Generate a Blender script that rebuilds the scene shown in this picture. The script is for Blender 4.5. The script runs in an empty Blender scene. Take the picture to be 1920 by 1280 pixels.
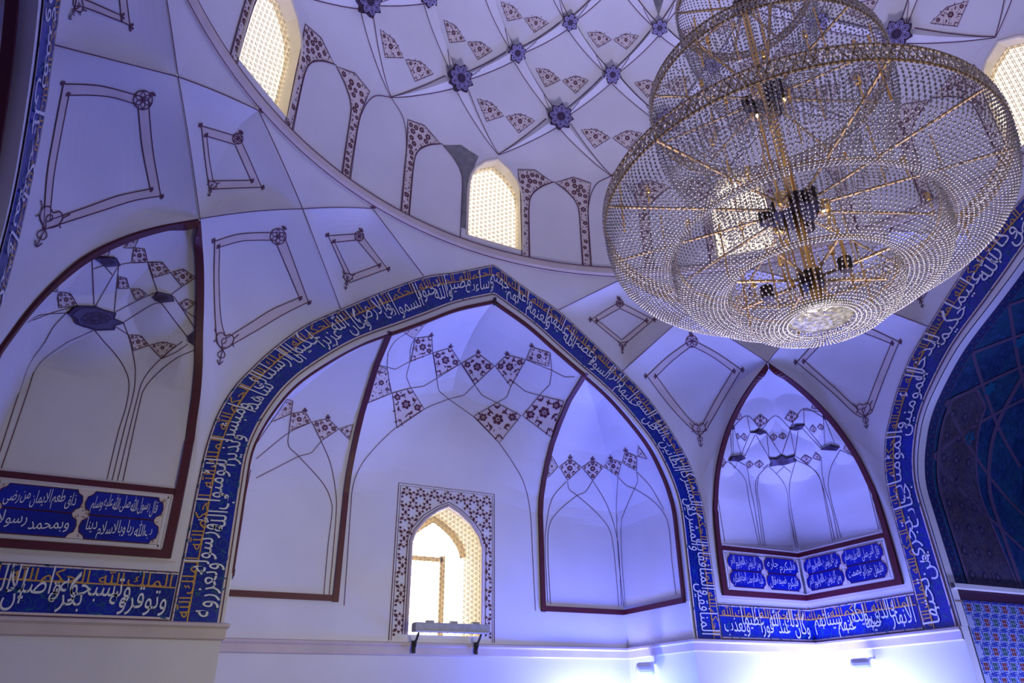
import bpy, math, random
import numpy as np
from mathutils import Vector, Matrix
from mathutils.bvhtree import BVHTree
from mathutils.geometry import tessellate_polygon

random.seed(7)
PI = math.pi
SC = bpy.context.scene
COL = SC.collection

# ------------------------------------------------------------------ camera
F_PX, YAW, PITCH, ROLL, CX, CY, PPX, PPY = 1325.9188, 0.4894, 0.489, -0.0209, -3.6559, -2.6701, 978.4, 632.0
fwd = Vector((math.sin(YAW)*math.cos(PITCH), math.cos(YAW)*math.cos(PITCH), math.sin(PITCH)))
rgt = Vector((math.cos(YAW), -math.sin(YAW), 0.0))
upv = rgt.cross(fwd)
RGT = math.cos(ROLL)*rgt + math.sin(ROLL)*upv
UPV = -math.sin(ROLL)*rgt + math.cos(ROLL)*upv
EYE = Vector((CX, CY, 0.0))
cd = bpy.data.cameras.new('camera')
cam = bpy.data.objects.new('camera', cd)
COL.objects.link(cam)
cd.sensor_width = 36.0
cd.lens = F_PX/1920*36
cd.shift_x = (960-PPX)/1920
cd.shift_y = (PPY-640)/1920
cd.clip_start = 0.05
cd.clip_end = 200
M3 = Matrix((RGT, UPV, -fwd)).transposed()
cam.matrix_world = Matrix.Translation(EYE) @ M3.to_4x4()
SC.camera = cam

# ------------------------------------------------------------------ world, exposure
w = bpy.data.worlds.new('World')
SC.world = w
w.use_nodes = True
w.node_tree.nodes['Background'].inputs[0].default_value = (0.75, 0.85, 1.0, 1)
w.node_tree.nodes['Background'].inputs[1].default_value = 1.0
SC.view_settings.view_transform = 'Standard'
SC.view_settings.look = 'None'
SC.view_settings.exposure = 0.0
SC.view_settings.gamma = 1.0
SC.view_settings.use_curve_mapping = False


def area(name, loc, aim, sx, sy, power, col):
    l = bpy.data.lights.new(name, 'AREA')
    l.shape = 'RECTANGLE'
    l.size = sx
    l.size_y = sy
    l.energy = power
    l.color = col
    o = bpy.data.objects.new(name, l)
    COL.objects.link(o)
    o.location = loc
    o.rotation_euler = (Vector(aim)-Vector(loc)).to_track_quat('-Z', 'Y').to_euler()
    return o


# two unseen fill lamps added to brighten the front wall and recess
d1 = area('recess_fill', (1.2, -4.7, -0.2), (-1.3, 6.4, 1.0), 2.4, 2.6, 38.0, (1.000, 0.947, 0.579))
d1.data.spread = 1.05
d2 = area('side_fill', (7.4, -1.0, -0.2), (-2.0, 6.4, 1.6), 2.0, 2.4, 30.0, (0.333, 0.433, 1.000))
d2.data.spread = 2.2
# added fill lamp aimed up at the dome, then LED uplighters along the walls
f1 = area('dome_fill', (0.4, 0.4, -1.3), (0.3, 0.4, 8.0), 1.6, 1.6, 150.0, (0.720, 0.680, 1.000))
f1.data.spread = 1.35
area('wall_washer', (2.2, 5.6, -0.75), (1.7, 5.8, 3.0), 1.2, 0.25, 187.5, (0.047, 0.107, 1.000))
area('wall_washer', (2.0, 6.1, -0.30), (2.2, 6.5, 1.0), 0.9, 0.10, 28.0, (0.625, 0.625, 1.000))
area('wall_washer', (3.7, 4.55, -0.55), (4.0, 4.9, 2.6), 0.9, 0.15, 68.8, (0.200, 0.255, 1.000))
area('wall_washer', (4.55, 3.7, -0.55), (4.9, 4.0, 2.6), 0.15, 0.9, 77.5, (0.210, 0.274, 1.000))
area('wall_washer', (4.5, 4.5, -0.30), (4.9, 4.9, 0.9), 0.9, 0.15, 125.0, (0.213, 0.227, 1.000))


area('wall_washer', (5.9, 1.7, -1.0), (6.2, 2.6, 2.4), 1.4, 0.2, 80, (0.34, 0.38, 1.0))


# ------------------------------------------------------------------ materials


def principled(name, col, rough=0.6, metal=0.0, emit=None, estr=0.0, noise=0.0, nscale=3.0, bump=0.0, bscale=60.0):
    m = bpy.data.materials.new(name)
    m.use_nodes = True
    nt = m.node_tree
    b = nt.nodes['Principled BSDF']
    b.inputs['Base Color'].default_value = (*col, 1)
    b.inputs['Roughness'].default_value = rough
    b.inputs['Metallic'].default_value = metal
    if emit:
        b.inputs['Emission Color'].default_value = (*emit, 1)
        b.inputs['Emission Strength'].default_value = estr
    tc = nt.nodes.new('ShaderNodeTexCoord')
    if noise:
        n = nt.nodes.new('ShaderNodeTexNoise')
        n.inputs['Scale'].default_value = nscale
        n.inputs['Detail'].default_value = 4
        r = nt.nodes.new('ShaderNodeValToRGB')
        r.color_ramp.elements[0].position = 0.35
        r.color_ramp.elements[1].position = 0.65
        r.color_ramp.elements[0].color = (*[c*(1-noise) for c in col], 1)
        r.color_ramp.elements[1].color = (*[min(1, c*(1+noise*0.4)) for c in col], 1)
        nt.links.new(tc.outputs['Object'], n.inputs['Vector'])
        nt.links.new(n.outputs['Fac'], r.inputs['Fac'])
        nt.links.new(r.outputs['Color'], b.inputs['Base Color'])
    if bump:
        n2 = nt.nodes.new('ShaderNodeTexNoise')
        n2.inputs['Scale'].default_value = bscale
        n2.inputs['Detail'].default_value = 3
        bp = nt.nodes.new('ShaderNodeBump')
        bp.inputs['Strength'].default_value = bump
        bp.inputs['Distance'].default_value = 0.01
        nt.links.new(tc.outputs['Object'], n2.inputs['Vector'])
        nt.links.new(n2.outputs['Fac'], bp.inputs['Height'])
        nt.links.new(bp.outputs['Normal'], b.inputs['Normal'])
    return m


PLASTER = principled('white_plaster', (0.72, 0.70, 0.72), 0.85, noise=0.05, nscale=1.3, bump=0.12, bscale=9)
GREYCEM = principled('grey_cement', (0.22, 0.21, 0.21), 0.95, noise=0.25, nscale=9, bump=0.3)
BEIGE = principled('beige_paint', (0.69, 0.60, 0.56), 0.8, noise=0.06)
LINE = principled('maroon_line_paint', (0.11, 0.035, 0.065), 0.7)
MAROON = principled('maroon_paint', (0.085, 0.004, 0.016), 0.5, noise=0.1)
FLOR = principled('maroon_flower_paint', (0.10, 0.015, 0.035), 0.7)
BLUET = principled('cobalt_blue_tile', (0.003, 0.014, 0.33), 0.28, noise=0.35, nscale=2.2)
WHITET = principled('white_glaze', (0.78, 0.78, 0.78), 0.3)
GOLDT = principled('ochre_glaze', (0.62, 0.33, 0.06), 0.35)
TURQ = principled('turquoise_glaze', (0.008, 0.11, 0.24), 0.35)
REDT = principled('red_glaze', (0.22, 0.02, 0.02), 0.4)
STARB = principled('violet_blue_paint', (0.075, 0.05, 0.12), 0.6)
STARD = principled('dark_violet_paint', (0.035, 0.008, 0.04), 0.6)
GOLD = principled('gilt_brass', (0.80, 0.48, 0.13), 0.28, 1.0)
DARKM = principled('dark_bronze', (0.035, 0.022, 0.018), 0.45, 0.6)
GREYM = principled('grey_enamel', (0.36, 0.36, 0.38), 0.5, noise=0.15, nscale=14)
WHITEP = principled('white_plastic', (0.75, 0.75, 0.77), 0.4)
IRON = principled('black_iron', (0.03, 0.026, 0.025), 0.6)
WOOD = principled('lit_window_wood', (0.80, 0.66, 0.42), 0.6, noise=0.2)
CREAM = principled('cream_plaster', (0.80, 0.72, 0.55), 0.8, noise=0.05)
LATT = principled('cream_lattice', (0.50, 0.37, 0.22), 0.8)
PANE = principled('daylit_pane', (0.9, 0.9, 0.85), 0.4, emit=(1.0, 0.94, 0.80), estr=1.4)
PANEW = principled('daylit_outer_pane', (0.9, 0.9, 0.9), 0.4, emit=(1.0, 0.97, 0.92), estr=4.0)
FLOORM = principled('carpet_red', (0.12, 0.03, 0.03), 0.95, noise=0.2, nscale=5)
TGREEN = principled('green_glaze', (0.02, 0.10, 0.09), 0.35)
TGROUND = principled('pale_blue_tile', (0.36, 0.40, 0.62), 0.35, noise=0.06)
DKBLUE = principled('deep_blue_paint', (0.010, 0.016, 0.10), 0.5)
PURP = principled('dull_purple_paint', (0.11, 0.07, 0.15), 0.5)


def crystal_mat():
    m = bpy.data.materials.new('cut_crystal')
    m.use_nodes = True
    nt = m.node_tree
    b = nt.nodes['Principled BSDF']
    b.inputs['Base Color'].default_value = (0.50, 0.46, 0.42, 1)
    b.inputs['Metallic'].default_value = 0.55
    b.inputs['Roughness'].default_value = 0.12
    b.inputs['Specular IOR Level'].default_value = 0.9
    t = nt.nodes.new('ShaderNodeBsdfTransparent')
    mx = nt.nodes.new('ShaderNodeMixShader')
    mx.inputs[0].default_value = 0.18
    nt.links.new(b.outputs[0], mx.inputs[1])
    nt.links.new(t.outputs[0], mx.inputs[2])
    nt.links.new(mx.outputs[0], nt.nodes['Material Output'].inputs[0])
    return m


CRYSTAL = crystal_mat()


def mosaic_mat(name, c1, c2, c3, scale):
    m = bpy.data.materials.new(name)
    m.use_nodes = True
    nt = m.node_tree
    b = nt.nodes['Principled BSDF']
    b.inputs['Roughness'].default_value = 0.35
    tc = nt.nodes.new('ShaderNodeTexCoord')
    v = nt.nodes.new('ShaderNodeTexVoronoi')
    v.inputs['Scale'].default_value = scale
    v2 = nt.nodes.new('ShaderNodeTexNoise')
    v2.inputs['Scale'].default_value = 2.5
    v2.inputs['Detail'].default_value = 6
    r = nt.nodes.new('ShaderNodeValToRGB')
    r.color_ramp.elements[0].color = (*c1, 1)
    r.color_ramp.elements[1].color = (*c2, 1)
    e = r.color_ramp.elements.new(0.5)
    e.color = (*c3, 1)
    mx = nt.nodes.new('ShaderNodeMix')
    mx.data_type = 'RGBA'
    mx.inputs[0].default_value = 0.5
    r2 = nt.nodes.new('ShaderNodeValToRGB')
    r2.color_ramp.elements[0].position = 0.4
    r2.color_ramp.elements[1].position = 0.6
    r2.color_ramp.elements[0].color = (*c1, 1)
    r2.color_ramp.elements[1].color = (*c3, 1)
    nt.links.new(tc.outputs['Object'], v.inputs['Vector'])
    nt.links.new(tc.outputs['Object'], v2.inputs['Vector'])
    nt.links.new(v.outputs['Color'], r.inputs['Fac'])
    nt.links.new(v2.outputs['Fac'], r2.inputs['Fac'])
    nt.links.new(r.outputs['Color'], mx.inputs[6])
    nt.links.new(r2.outputs['Color'], mx.inputs[7])
    nt.links.new(mx.outputs[2], b.inputs['Base Color'])
    return m


MOSAIC = mosaic_mat('dark_blue_mosaic', (0.008, 0.016, 0.11), (0.05, 0.09, 0.34), (0.012, 0.07, 0.14), 22)
CARPETT = mosaic_mat('dusky_mosaic', (0.05, 0.035, 0.05), (0.17, 0.11, 0.12), (0.07, 0.06, 0.13), 30)

# ------------------------------------------------------------------ mesh helpers


class MB:
    def __init__(self):
        self.v = []
        self.f = []
        self.m = []

    def add(self, vs, fs, mi=0):
        o = len(self.v)
        self.v += [tuple(p) for p in vs]
        self.f += [tuple(i+o for i in f) for f in fs]
        self.m += [mi]*len(fs)

    def grid(self, P, mi=0):
        a, b = len(P), len(P[0])
        self.add([p for row in P for p in row],
                 [(i*b+j, i*b+j+1, (i+1)*b+j+1, (i+1)*b+j) for i in range(a-1) for j in range(b-1)], mi)

    def box(self, c, s, mi=0, R=None):
        vs = []
        for x in (-1, 1):
            for y in (-1, 1):
                for z in (-1, 1):
                    q = Vector((x*s[0]/2, y*s[1]/2, z*s[2]/2))
                    if R is not None:
                        q = R @ q
                    vs.append(Vector(c)+q)
        self.add(vs, [(0, 1, 3, 2), (4, 6, 7, 5), (0, 4, 5, 1), (2, 3, 7, 6), (0, 2, 6, 4), (1, 5, 7, 3)], mi)

    def tube(self, pts, rad, n=8, mi=0, closed=False):
        pts = [Vector(p) for p in pts]
        k = len(pts)
        rads = rad if isinstance(rad, (list, tuple)) else [rad]*k
        rings = []
        ref = None
        for i, p in enumerate(pts):
            a = pts[(i-1) % k] if (closed or i > 0) else p
            b = pts[(i+1) % k] if (closed or i < k-1) else p
            t = (b-a).normalized()
            if ref is None:
                ref = t.orthogonal().normalized()
            s = (ref-t*ref.dot(t)).normalized()
            ref = s
            u = t.cross(s)
            rings.append([p+(s*math.cos(2*PI*j/n)+u*math.sin(2*PI*j/n))*rads[i] for j in range(n)])
        vs = [q for r in rings for q in r]
        fs = []
        for i in range(k if closed else k-1):
            i2 = (i+1) % k
            for j in range(n):
                j2 = (j+1) % n
                fs.append((i*n+j, i*n+j2, i2*n+j2, i2*n+j))
        if not closed:
            fs += [tuple(range(n-1, -1, -1)), tuple((k-1)*n+j for j in range(n))]
        self.add(vs, fs, mi)

    def lathe(self, prof, n=32, mi=0, c=(0, 0, 0)):
        P = []
        for i in range(n+1):
            a = 2*PI*i/n
            P.append([(c[0]+r*math.cos(a), c[1]+r*math.sin(a), c[2]+z) for r, z in prof])
        self.grid(P, mi)

    def build(self, name, mats, parent=None, smooth=False):
        me = bpy.data.meshes.new(name)
        me.from_pydata([tuple(p) for p in self.v], [], self.f)
        if not isinstance(mats, (list, tuple)):
            mats = [mats]
        for m in mats:
            me.materials.append(m)
        if len(mats) > 1:
            me.polygons.foreach_set('material_index', self.m)
        if smooth:
            me.polygons.foreach_set('use_smooth', [True]*len(me.polygons))
        me.update()
        o = bpy.data.objects.new(name, me)
        COL.objects.link(o)
        if parent is not None:
            o.parent = parent
            o.matrix_parent_inverse = parent.matrix_world.inverted()
        return o

    def bvh(self):
        return BVHTree.FromPolygons([Vector(p) for p in self.v], self.f)


def tag(o, label, cat, group=None):
    o['label'] = label
    o['category'] = cat
    if group:
        o['group'] = group
    return o


def struct(o, label=None, cat=None):
    o['kind'] = 'structure'
    if label:
        o['label'] = label
    if cat:
        o['category'] = cat
    return o


def thing(name, loc, label, cat, group=None):
    o = bpy.data.objects.new(name, None)
    COL.objects.link(o)
    o.location = loc
    o.empty_display_size = 0.1
    tag(o, label, cat, group)
    bpy.context.view_layer.update()
    return o


def spline(pts, n=100):
    """Catmull-Rom through pts, resampled evenly by arc length."""
    p = [np.array(q, float) for q in pts]
    p = [2*p[0]-p[1]]+p+[2*p[-1]-p[-2]]
    out = []
    for i in range(1, len(p)-2):
        for t in np.linspace(0, 1, 24, endpoint=False):
            a, b, c, d = p[i-1:i+3]
            out.append(0.5*((2*b)+(c-a)*t+(2*a-5*b+4*c-d)*t*t+(3*b-a-3*c+d)*t**3))
    out.append(p[-2])
    return resample(out, n)


def resample(pts, n):
    q = np.array(pts, float)
    L = np.concatenate([[0], np.cumsum(np.linalg.norm(np.diff(q, axis=0), axis=1))])
    s = np.linspace(0, L[-1], n)
    return np.stack([np.interp(s, L, q[:, k]) for k in range(q.shape[1])], 1)


def px_ray(p):
    return (fwd+RGT*((p[0]-PPX)/F_PX)-UPV*((p[1]-PPY)/F_PX)).normalized()


def hit(tree, p):
    d = px_ray(p)
    loc, n, i, t = tree.ray_cast(EYE, d)
    if loc is None:
        return None
    if n.dot(d) > 0:
        n = -n
    return loc, n


def px_path(tree, pts, step=7.0, curve=False):
    if curve and len(pts) > 2:
        L = sum(math.dist(a, b) for a, b in zip(pts[:-1], pts[1:]))
        q = [tuple(r) for r in spline(pts, max(3, int(L/step)))]
    else:
        q = []
        for a, b in zip(pts[:-1], pts[1:]):
            k = max(1, int(math.dist(a, b)/step))
            q += [(a[0]+(b[0]-a[0])*i/k, a[1]+(b[1]-a[1])*i/k) for i in range(k)]
        q.append(pts[-1])
    out = []
    for p in q:
        h = hit(tree, p)
        if h is not None:
            out.append(h)
    return out


def ribbon(mb, PN, wid, lift=0.006, mi=0, closed=False):
    """A thin painted stroke lying on a surface: PN = [(point, normal)]."""
    PN = [x for i, x in enumerate(PN) if i == 0 or (x[0]-PN[i-1][0]).length > 1e-5]
    k = len(PN)
    if k < 2:
        return
    vs = []
    for i, (p, n) in enumerate(PN):
        a = PN[(i-1) % k][0] if (closed or i > 0) else p
        b = PN[(i+1) % k][0] if (closed or i < k-1) else p
        s = (b-a).cross(n)
        if s.length < 1e-9:
            s = n.orthogonal()
        s.normalize()
        vs += [p+n*lift-s*wid/2, p+n*lift+s*wid/2]
    fs = [(2*i, 2*i+1, 2*i+3, 2*i+2) for i in range(k-1)]
    if closed:
        fs.append((2*k-2, 2*k-1, 1, 0))
    mb.add(vs, fs, mi)


def tess(poly, maxlen):
    """Triangulate a 2D polygon (may be concave), refine to maxlen."""
    tris = tessellate_polygon([[Vector((x, y, 0)) for x, y in poly]])
    T = [tuple(tuple(poly[i]) for i in t) for t in tris]
    for _ in range(6):
        N = []
        ch = False
        for a, b, c in T:
            l = max((math.dist(a, b), 0), (math.dist(b, c), 1), (math.dist(c, a), 2))
            if l[0] > maxlen:
                ch = True
                if l[1] == 1:
                    a, b, c = b, c, a
                elif l[1] == 2:
                    a, b, c = c, a, b
                m = ((a[0]+b[0])/2, (a[1]+b[1])/2)
                N += [(a, m, c), (m, b, c)]
            else:
                N.append((a, b, c))
        T = N
        if not ch:
            break
    return T


def fill(mb, poly, fmap, maxlen, lift, mi=0):
    vs = []
    fs = []
    for t in tess(poly, maxlen):
        q = [fmap(x, y) for x, y in t]
        if any(h is None for h in q):
            continue
        o = len(vs)
        vs += [h[0]+h[1]*lift for h in q]
        fs.append((o, o+1, o+2))
    mb.add(vs, fs, mi)


def inside(poly, x, y):
    c = False
    j = len(poly)-1
    for i in range(len(poly)):
        xi, yi = poly[i]
        xj, yj = poly[j]
        if (yi > y) != (yj > y) and x < (xj-xi)*(y-yi)/(yj-yi)+xi:
            c = not c
        j = i
    return c


def edge_dist(poly, x, y):
    best = 1e9
    for (ax, ay), (bx, by) in zip(poly, poly[1:]+poly[:1]):
        dx, dy = bx-ax, by-ay
        t = max(0, min(1, ((x-ax)*dx+(y-ay)*dy)/(dx*dx+dy*dy+1e-12)))
        best = min(best, math.hypot(x-ax-t*dx, y-ay-t*dy))
    return best


def flower2d(cx, cy, r, ang, kind=0):
    """Polygons of a small painted flower / leaf / bud."""
    P = []
    if kind == 0:
        for k in range(6):
            a = ang+k*PI/3
            P.append([(cx+r*(0.62*math.cos(a)+0.36*math.cos(a+t)), cy+r*(0.62*math.sin(a)+0.36*math.sin(a+t)))
                      for t in (0, 1.25, 2.5, 3.78, 5.03)])
        P.append([(cx+r*0.22*math.cos(t), cy+r*0.22*math.sin(t)) for t in (0, 1.57, 3.14, 4.71)])
    elif kind == 1:
        c, s = math.cos(ang), math.sin(ang)
        P.append([(cx+c*u-s*v, cy+s*u+c*v) for u, v in ((-r, 0), (-0.3*r, 0.42*r), (r, 0.05*r), (-0.2*r, -0.30*r))])
    else:
        c, s = math.cos(ang), math.sin(ang)
        for d in (-0.7, 0, 0.7):
            a = ang+d
            P.append([(cx, cy), (cx+0.6*r*math.cos(a-0.25), cy+0.6*r*math.sin(a-0.25)), (cx+r*math.cos(a), cy+r*math.sin(a)),
                      (cx+0.6*r*math.cos(a+0.25), cy+0.6*r*math.sin(a+0.25))])
    return P


def floral(poly, fmap, size, rnd, base_len, name, parent, mats=None, central=False, label=None, aspect=1.0, lw=0.012):
    """A small painted field: beige ground, outline, flowers and leaves. poly in (x,y) of fmap; aspect = x units per y unit."""
    mb = MB()
    fill(mb, poly, fmap, base_len, 0.004, 0)
    sp = [(x/aspect, y) for x, y in poly]
    f2 = lambda x, y: fmap(x*aspect, y)
    pts = []
    xs = [p[0] for p in sp]
    ys = [p[1] for p in sp]
    if central:
        cx, cy = sum(xs)/len(xs), sum(ys)/len(ys)
        R = edge_dist(sp, cx, cy)
        shapes = flower2d(cx, cy, R*0.42, 0.3, 0)
        for k in range(len(sp)):
            vx, vy = sp[k]
            qx, qy = cx+(vx-cx)*0.62, cy+(vy-cy)*0.62
            a = math.atan2(vy-cy, vx-cx)
            shapes += flower2d(qx, qy, R*0.30, a, 2 if k % 2 else 0)
            mx, my = (sp[k][0]+sp[k-1][0])/2, (sp[k][1]+sp[k-1][1])/2
            shapes += flower2d(cx+(mx-cx)*0.68, cy+(my-cy)*0.68, R*0.26, a+0.9, 1)
            for f_, g_ in ((0.42, .35), (0.42, -.35), (0.8, .13), (0.8, -.13)):
                shapes += flower2d(cx+(vx-cx)*f_-(vy-cy)*g_, cy+(vy-cy)*f_+(vx-cx)*g_, R*0.17, a+(0.8 if g_ > 0 else -0.8), 1)
        occ = [(cx, cy, R*.42)]+[(cx+(x-cx)*.62, cy+(y-cy)*.62, R*.30) for x, y in sp]
        for _ in range(260):
            x, y = rnd.uniform(min(xs), max(xs)), rnd.uniform(min(ys), max(ys))
            r = R*rnd.uniform(.11, .16)
            if not inside(sp, x, y) or edge_dist(sp, x, y) < r*1.2 or any(math.hypot(x-a, y-b) < r+c for a, b, c in occ):
                continue
            occ.append((x, y, r))
            shapes += flower2d(x, y, r, rnd.uniform(0, 6), rnd.choice((1, 1, 2)))
    else:
        shapes = []
        tries = 0
        while tries < 2600:
            tries += 1
            x, y = rnd.uniform(min(xs), max(xs)), rnd.uniform(min(ys), max(ys))
            if not inside(sp, x, y):
                continue
            e = edge_dist(sp, x, y)
            if e < size*0.36:
                continue
            r = min(size, e*0.9)*rnd.uniform(0.75, 1.0)
            if any(math.hypot(x-a, y-b) < (r+c)*0.92 for a, b, c in pts):
                continue
            pts.append((x, y, r))
            shapes += flower2d(x, y, r, rnd.uniform(0, 6), 0 if r > size*0.62 else rnd.choice((1, 1, 2)))
    for s in shapes:
        q = [f2(x, y) for x, y in s]
        if any(h is None for h in q):
            continue
        mb.add([h[0]+h[1]*0.008 for h in q], [tuple(range(len(q)))], 1)
    pl = []
    for a, b in zip(poly, poly[1:]+poly[:1]):
        k = max(1, int(math.dist(a, b)/base_len))
        for i in range(k):
            h = fmap(a[0]+(b[0]-a[0])*i/k, a[1]+(b[1]-a[1])*i/k)
            if h:
                pl.append(h)
    ribbon(mb, pl, lw, 0.009, 2, closed=True)
    o = mb.build(name, mats or [BEIGE, FLOR, LINE], parent)
    if label:
        o['label'] = label
    return o


# ------------------------------------------------------------------ lettering (Arabic letters shaped by hand)
_SH = {}
_code = 0xFE80
for _ch, _n in (('ء', 1), ('آ', 2), ('أ', 2), ('ؤ', 2), ('إ', 2), ('ئ', 4), ('ا', 2), ('ب', 4), ('ة', 2), ('ت', 4), ('ث', 4), ('ج', 4),
                ('ح', 4), ('خ', 4), ('د', 2), ('ذ', 2), ('ر', 2), ('ز', 2), ('س', 4), ('ش', 4), ('ص', 4), ('ض', 4), ('ط', 4), ('ظ', 4),
                ('ع', 4), ('غ', 4), ('ف', 4), ('ق', 4), ('ك', 4), ('ل', 4), ('م', 4), ('ن', 4), ('ه', 4), ('و', 2), ('ى', 2), ('ي', 4)):
    _SH[_ch] = (_code, _n)
    _code += _n


def shape_ar(s):
    s = s.replace('الله', '\uFDF2').replace('لله', '\uFDF2').replace('لا', '\u0001').replace('لأ', '\u0001')
    out = []
    for i, c in enumerate(s):
        if c == '\u0001':
            prev = i > 0 and s[i-1] in _SH and _SH[s[i-1]][1] == 4
            out.append(chr(0xFEFC))
            continue
        if c not in _SH:
            out.append(c)
            continue
        base, n = _SH[c]
        prev = i > 0 and s[i-1] in _SH and _SH[s[i-1]][1] == 4
        nxt = i+1 < len(s) and (s[i+1] in _SH and s[i+1] != 'ء' or s[i+1] == '\u0001') and n == 4
        if n == 1:
            k = 0
        elif prev and nxt:
            k = 3
        elif nxt:
            k = 2
        elif prev:
            k = 1
        else:
            k = 0
        out.append(chr({0xFEE9: 0xFEEA, 0xFE93: 0xFE94, 0xFEC9: 0xFECA, 0xFECD: 0xFECE}.get(base+k, base+k)))
    return ''.join(reversed(out))


_cache = {}


def glyphs(s):
    """Vertices (2D) and faces of a line of shaped lettering; em = 1."""
    if s in _cache:
        return _cache[s]
    c = bpy.data.curves.new('lettering_outline', 'FONT')
    c.body = s
    c.resolution_u = 3
    o = bpy.data.objects.new('lettering_outline', c)
    COL.objects.link(o)
    dg = bpy.context.evaluated_depsgraph_get()
    ev = o.evaluated_get(dg)
    me = ev.to_mesh()
    V = [(v.co.x, v.co.y) for v in me.vertices]
    Fc = [tuple(p.vertices) for p in me.polygons]
    ev.to_mesh_clear()
    bpy.data.objects.remove(o)
    bpy.data.curves.remove(c)
    _cache[s] = (V, Fc)
    return V, Fc


_adv = {}
STEMS = set('\u0627\u0644\u0643\u0637\u0638')
TALL = set(chr(c) for c in list(range(0xFE81, 0xFE89))+[0xFE8D, 0xFE8E]+list(range(0xFEC1, 0xFEC9))+list(range(0xFED9, 0xFEE1))+list(range(0xFEF5, 0xFEFD)))


def advance(g):
    if g not in _adv:
        ref = max(v[0] for v in glyphs('\uFE8D')[0])
        _adv[g] = max(v[0] for v in glyphs(g+'\uFE8D')[0])-ref
    return _adv[g]


def letter(mb, text, fmap, x0, x1, base, em, lift, mi=0, stretch=1.0, ymax=1e9, ymin=-1e9, rows=(0.0,), tuck=0.0, slope=0.0):
    """Lay text right to left between x0 and x1 of fmap, every second word raised a little and tucked over its neighbour."""
    words_ = text.split()
    while True:
        runs = []
        X = 0.0
        for k, wd in enumerate(words_):
            sh = shape_ar(wd)
            W = sum(advance(g) for g in sh)
            runs.append((sh, X-W, rows[k % len(rows)], W))
            X -= W*(1-tuck)+0.10
        X0 = min(r[1] for r in runs)
        if tuck == 0 or tuck > 0.36 or (x1-x0)/(-X0)/em > 0.62:
            break
        tuck += 0.04
    X1 = 0.0
    sx = (x1-x0)/(X1-X0)
    for sh, xl, dy, W in runs:
        x = xl
        for g in sh:
            V, Fc = glyphs(g)
            vs = []
            for u, y in V:
                if g in TALL and y > 0.34:
                    y = 0.34+(y-0.34)*stretch
                yy = base+(dy+y+slope*((x+u-xl)-W*0.5))*em
                h = fmap(x0+(x+u-X0)*sx, max(ymin, min(ymax, yy)))
                vs.append(h[0]+h[1]*lift)
            mb.add(vs, Fc, mi)
            x += advance(g)


# ------------------------------------------------------------------ dimensions (metres, z = 0 at eye height)
S = 5.0
FLOOR_Z = -1.65
HA = 2.86          # half width of an iwan opening at the band
HJ = 2.83
ZB, ZH = 0.81, 1.255
RD, ZR0, ZR1 = 4.976, 5.80, 5.95
OUT = spline([(0, 5.715), (.58, 5.42), (1.05, 5.21), (1.6, 4.83), (2.1, 4.44), (2.5, 4.11), (2.8, 3.75), (2.98, 3.48), (3.14, 3.2), (3.25, 2.87),
              (3.30, 2.5), (3.31, 2.1), (3.31, 1.6), (3.31, ZB)], 240)
INN = spline([(0, 5.205), (.57, 4.92), (1.0, 4.63), (1.3, 4.43), (1.87, 4.05), (2.33, 3.62), (2.58, 3.31), (2.75, 2.97), (2.84, 2.70), (2.88, 2.45),
              (2.88, 2.1), (2.87, 1.5), (HA, ZB)], 240)


def inset(P, d):
    P = np.array(P)
    T = np.gradient(P, axis=0)
    T /= np.linalg.norm(T, axis=1)[:, None]
    Nn = np.stack([-T[:, 1], T[:, 0]], 1)
    Q = P-Nn*d*np.sign((Nn*(P-np.array([0, 2.0]))).sum(1))[:, None]
    Q[0, 0] = 0
    Q[0, 1] = P[0, 1]-0.13
    Q[:, 0] = np.maximum(Q[:, 0], 0)
    return Q


OPEN = inset(INN, np.interp(INN[:, 1], [2.5, 5.2], [0.03, 0.085])[:, None])
OPEN[-1, 1] = ZB


def arch_z(x):
    return float(np.interp(abs(x), OPEN[::1, 0], OPEN[:, 1]))


def arch_x(z):
    return float(np.interp(z, OPEN[::-1, 1], OPEN[::-1, 0]))


ROT = {'front': lambda p: Vector(p), 'right': lambda p: Vector((p[1], -p[0], p[2])), 'left': lambda p: Vector((-p[1], p[0], p[2])),
       'back': lambda p: Vector((-p[0], -p[1], p[2]))}

# niche edge (corner squinch arch), seen for the front-right corner; A-half runs along the front wall
ECV = spline([(3.41, 5.0, 1.36), (3.41, 4.99, 1.86), (3.42, 4.96, 2.43), (3.44, 4.91, 2.71), (3.46, 4.84, 2.99), (3.50, 4.75, 3.27), (3.56, 4.63, 3.56),
              (3.62, 4.44, 3.84), (3.70, 4.18, 4.12), (3.822, 3.822, 4.425)], 120)
V0 = (3.822, 3.822, 4.425)
V1 = (3.51, 3.51, 5.757)
V2 = (2.814, 4.249, 5.202)
V3 = (2.093, 5.0, 4.438)
V4 = (RD*math.sin(.3971), RD*math.cos(.3971), 5.757)
V5 = (1.051, 5.0, 5.2205)


def out_part(a, b):
    i0 = int(np.argmin(np.abs(OUT[:, 1]-a)+np.where(OUT[:, 0] < 0, 9, 0)))
    i1 = int(np.argmin(np.abs(OUT[:, 1]-b)))
    seg = OUT[min(i0, i1):max(i0, i1)+1]
    if i0 > i1:
        seg = seg[::-1]
    return np.stack([seg[:, 0], np.full(len(seg), 5.0), seg[:, 1]], 1)


def arc(p0, p1, z, n=40):
    a0, a1 = math.atan2(p0[0], p0[1]), math.atan2(p1[0], p1[1])
    return np.array([(RD*math.sin(a0+(a1-a0)*t), RD*math.cos(a0+(a1-a0)*t), z) for t in np.linspace(0, 1, n)])


def pin(A, a, b=None):
    A = A.copy()
    A[0] = a
    if b is not None:
        A[-1] = b
    return A


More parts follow.
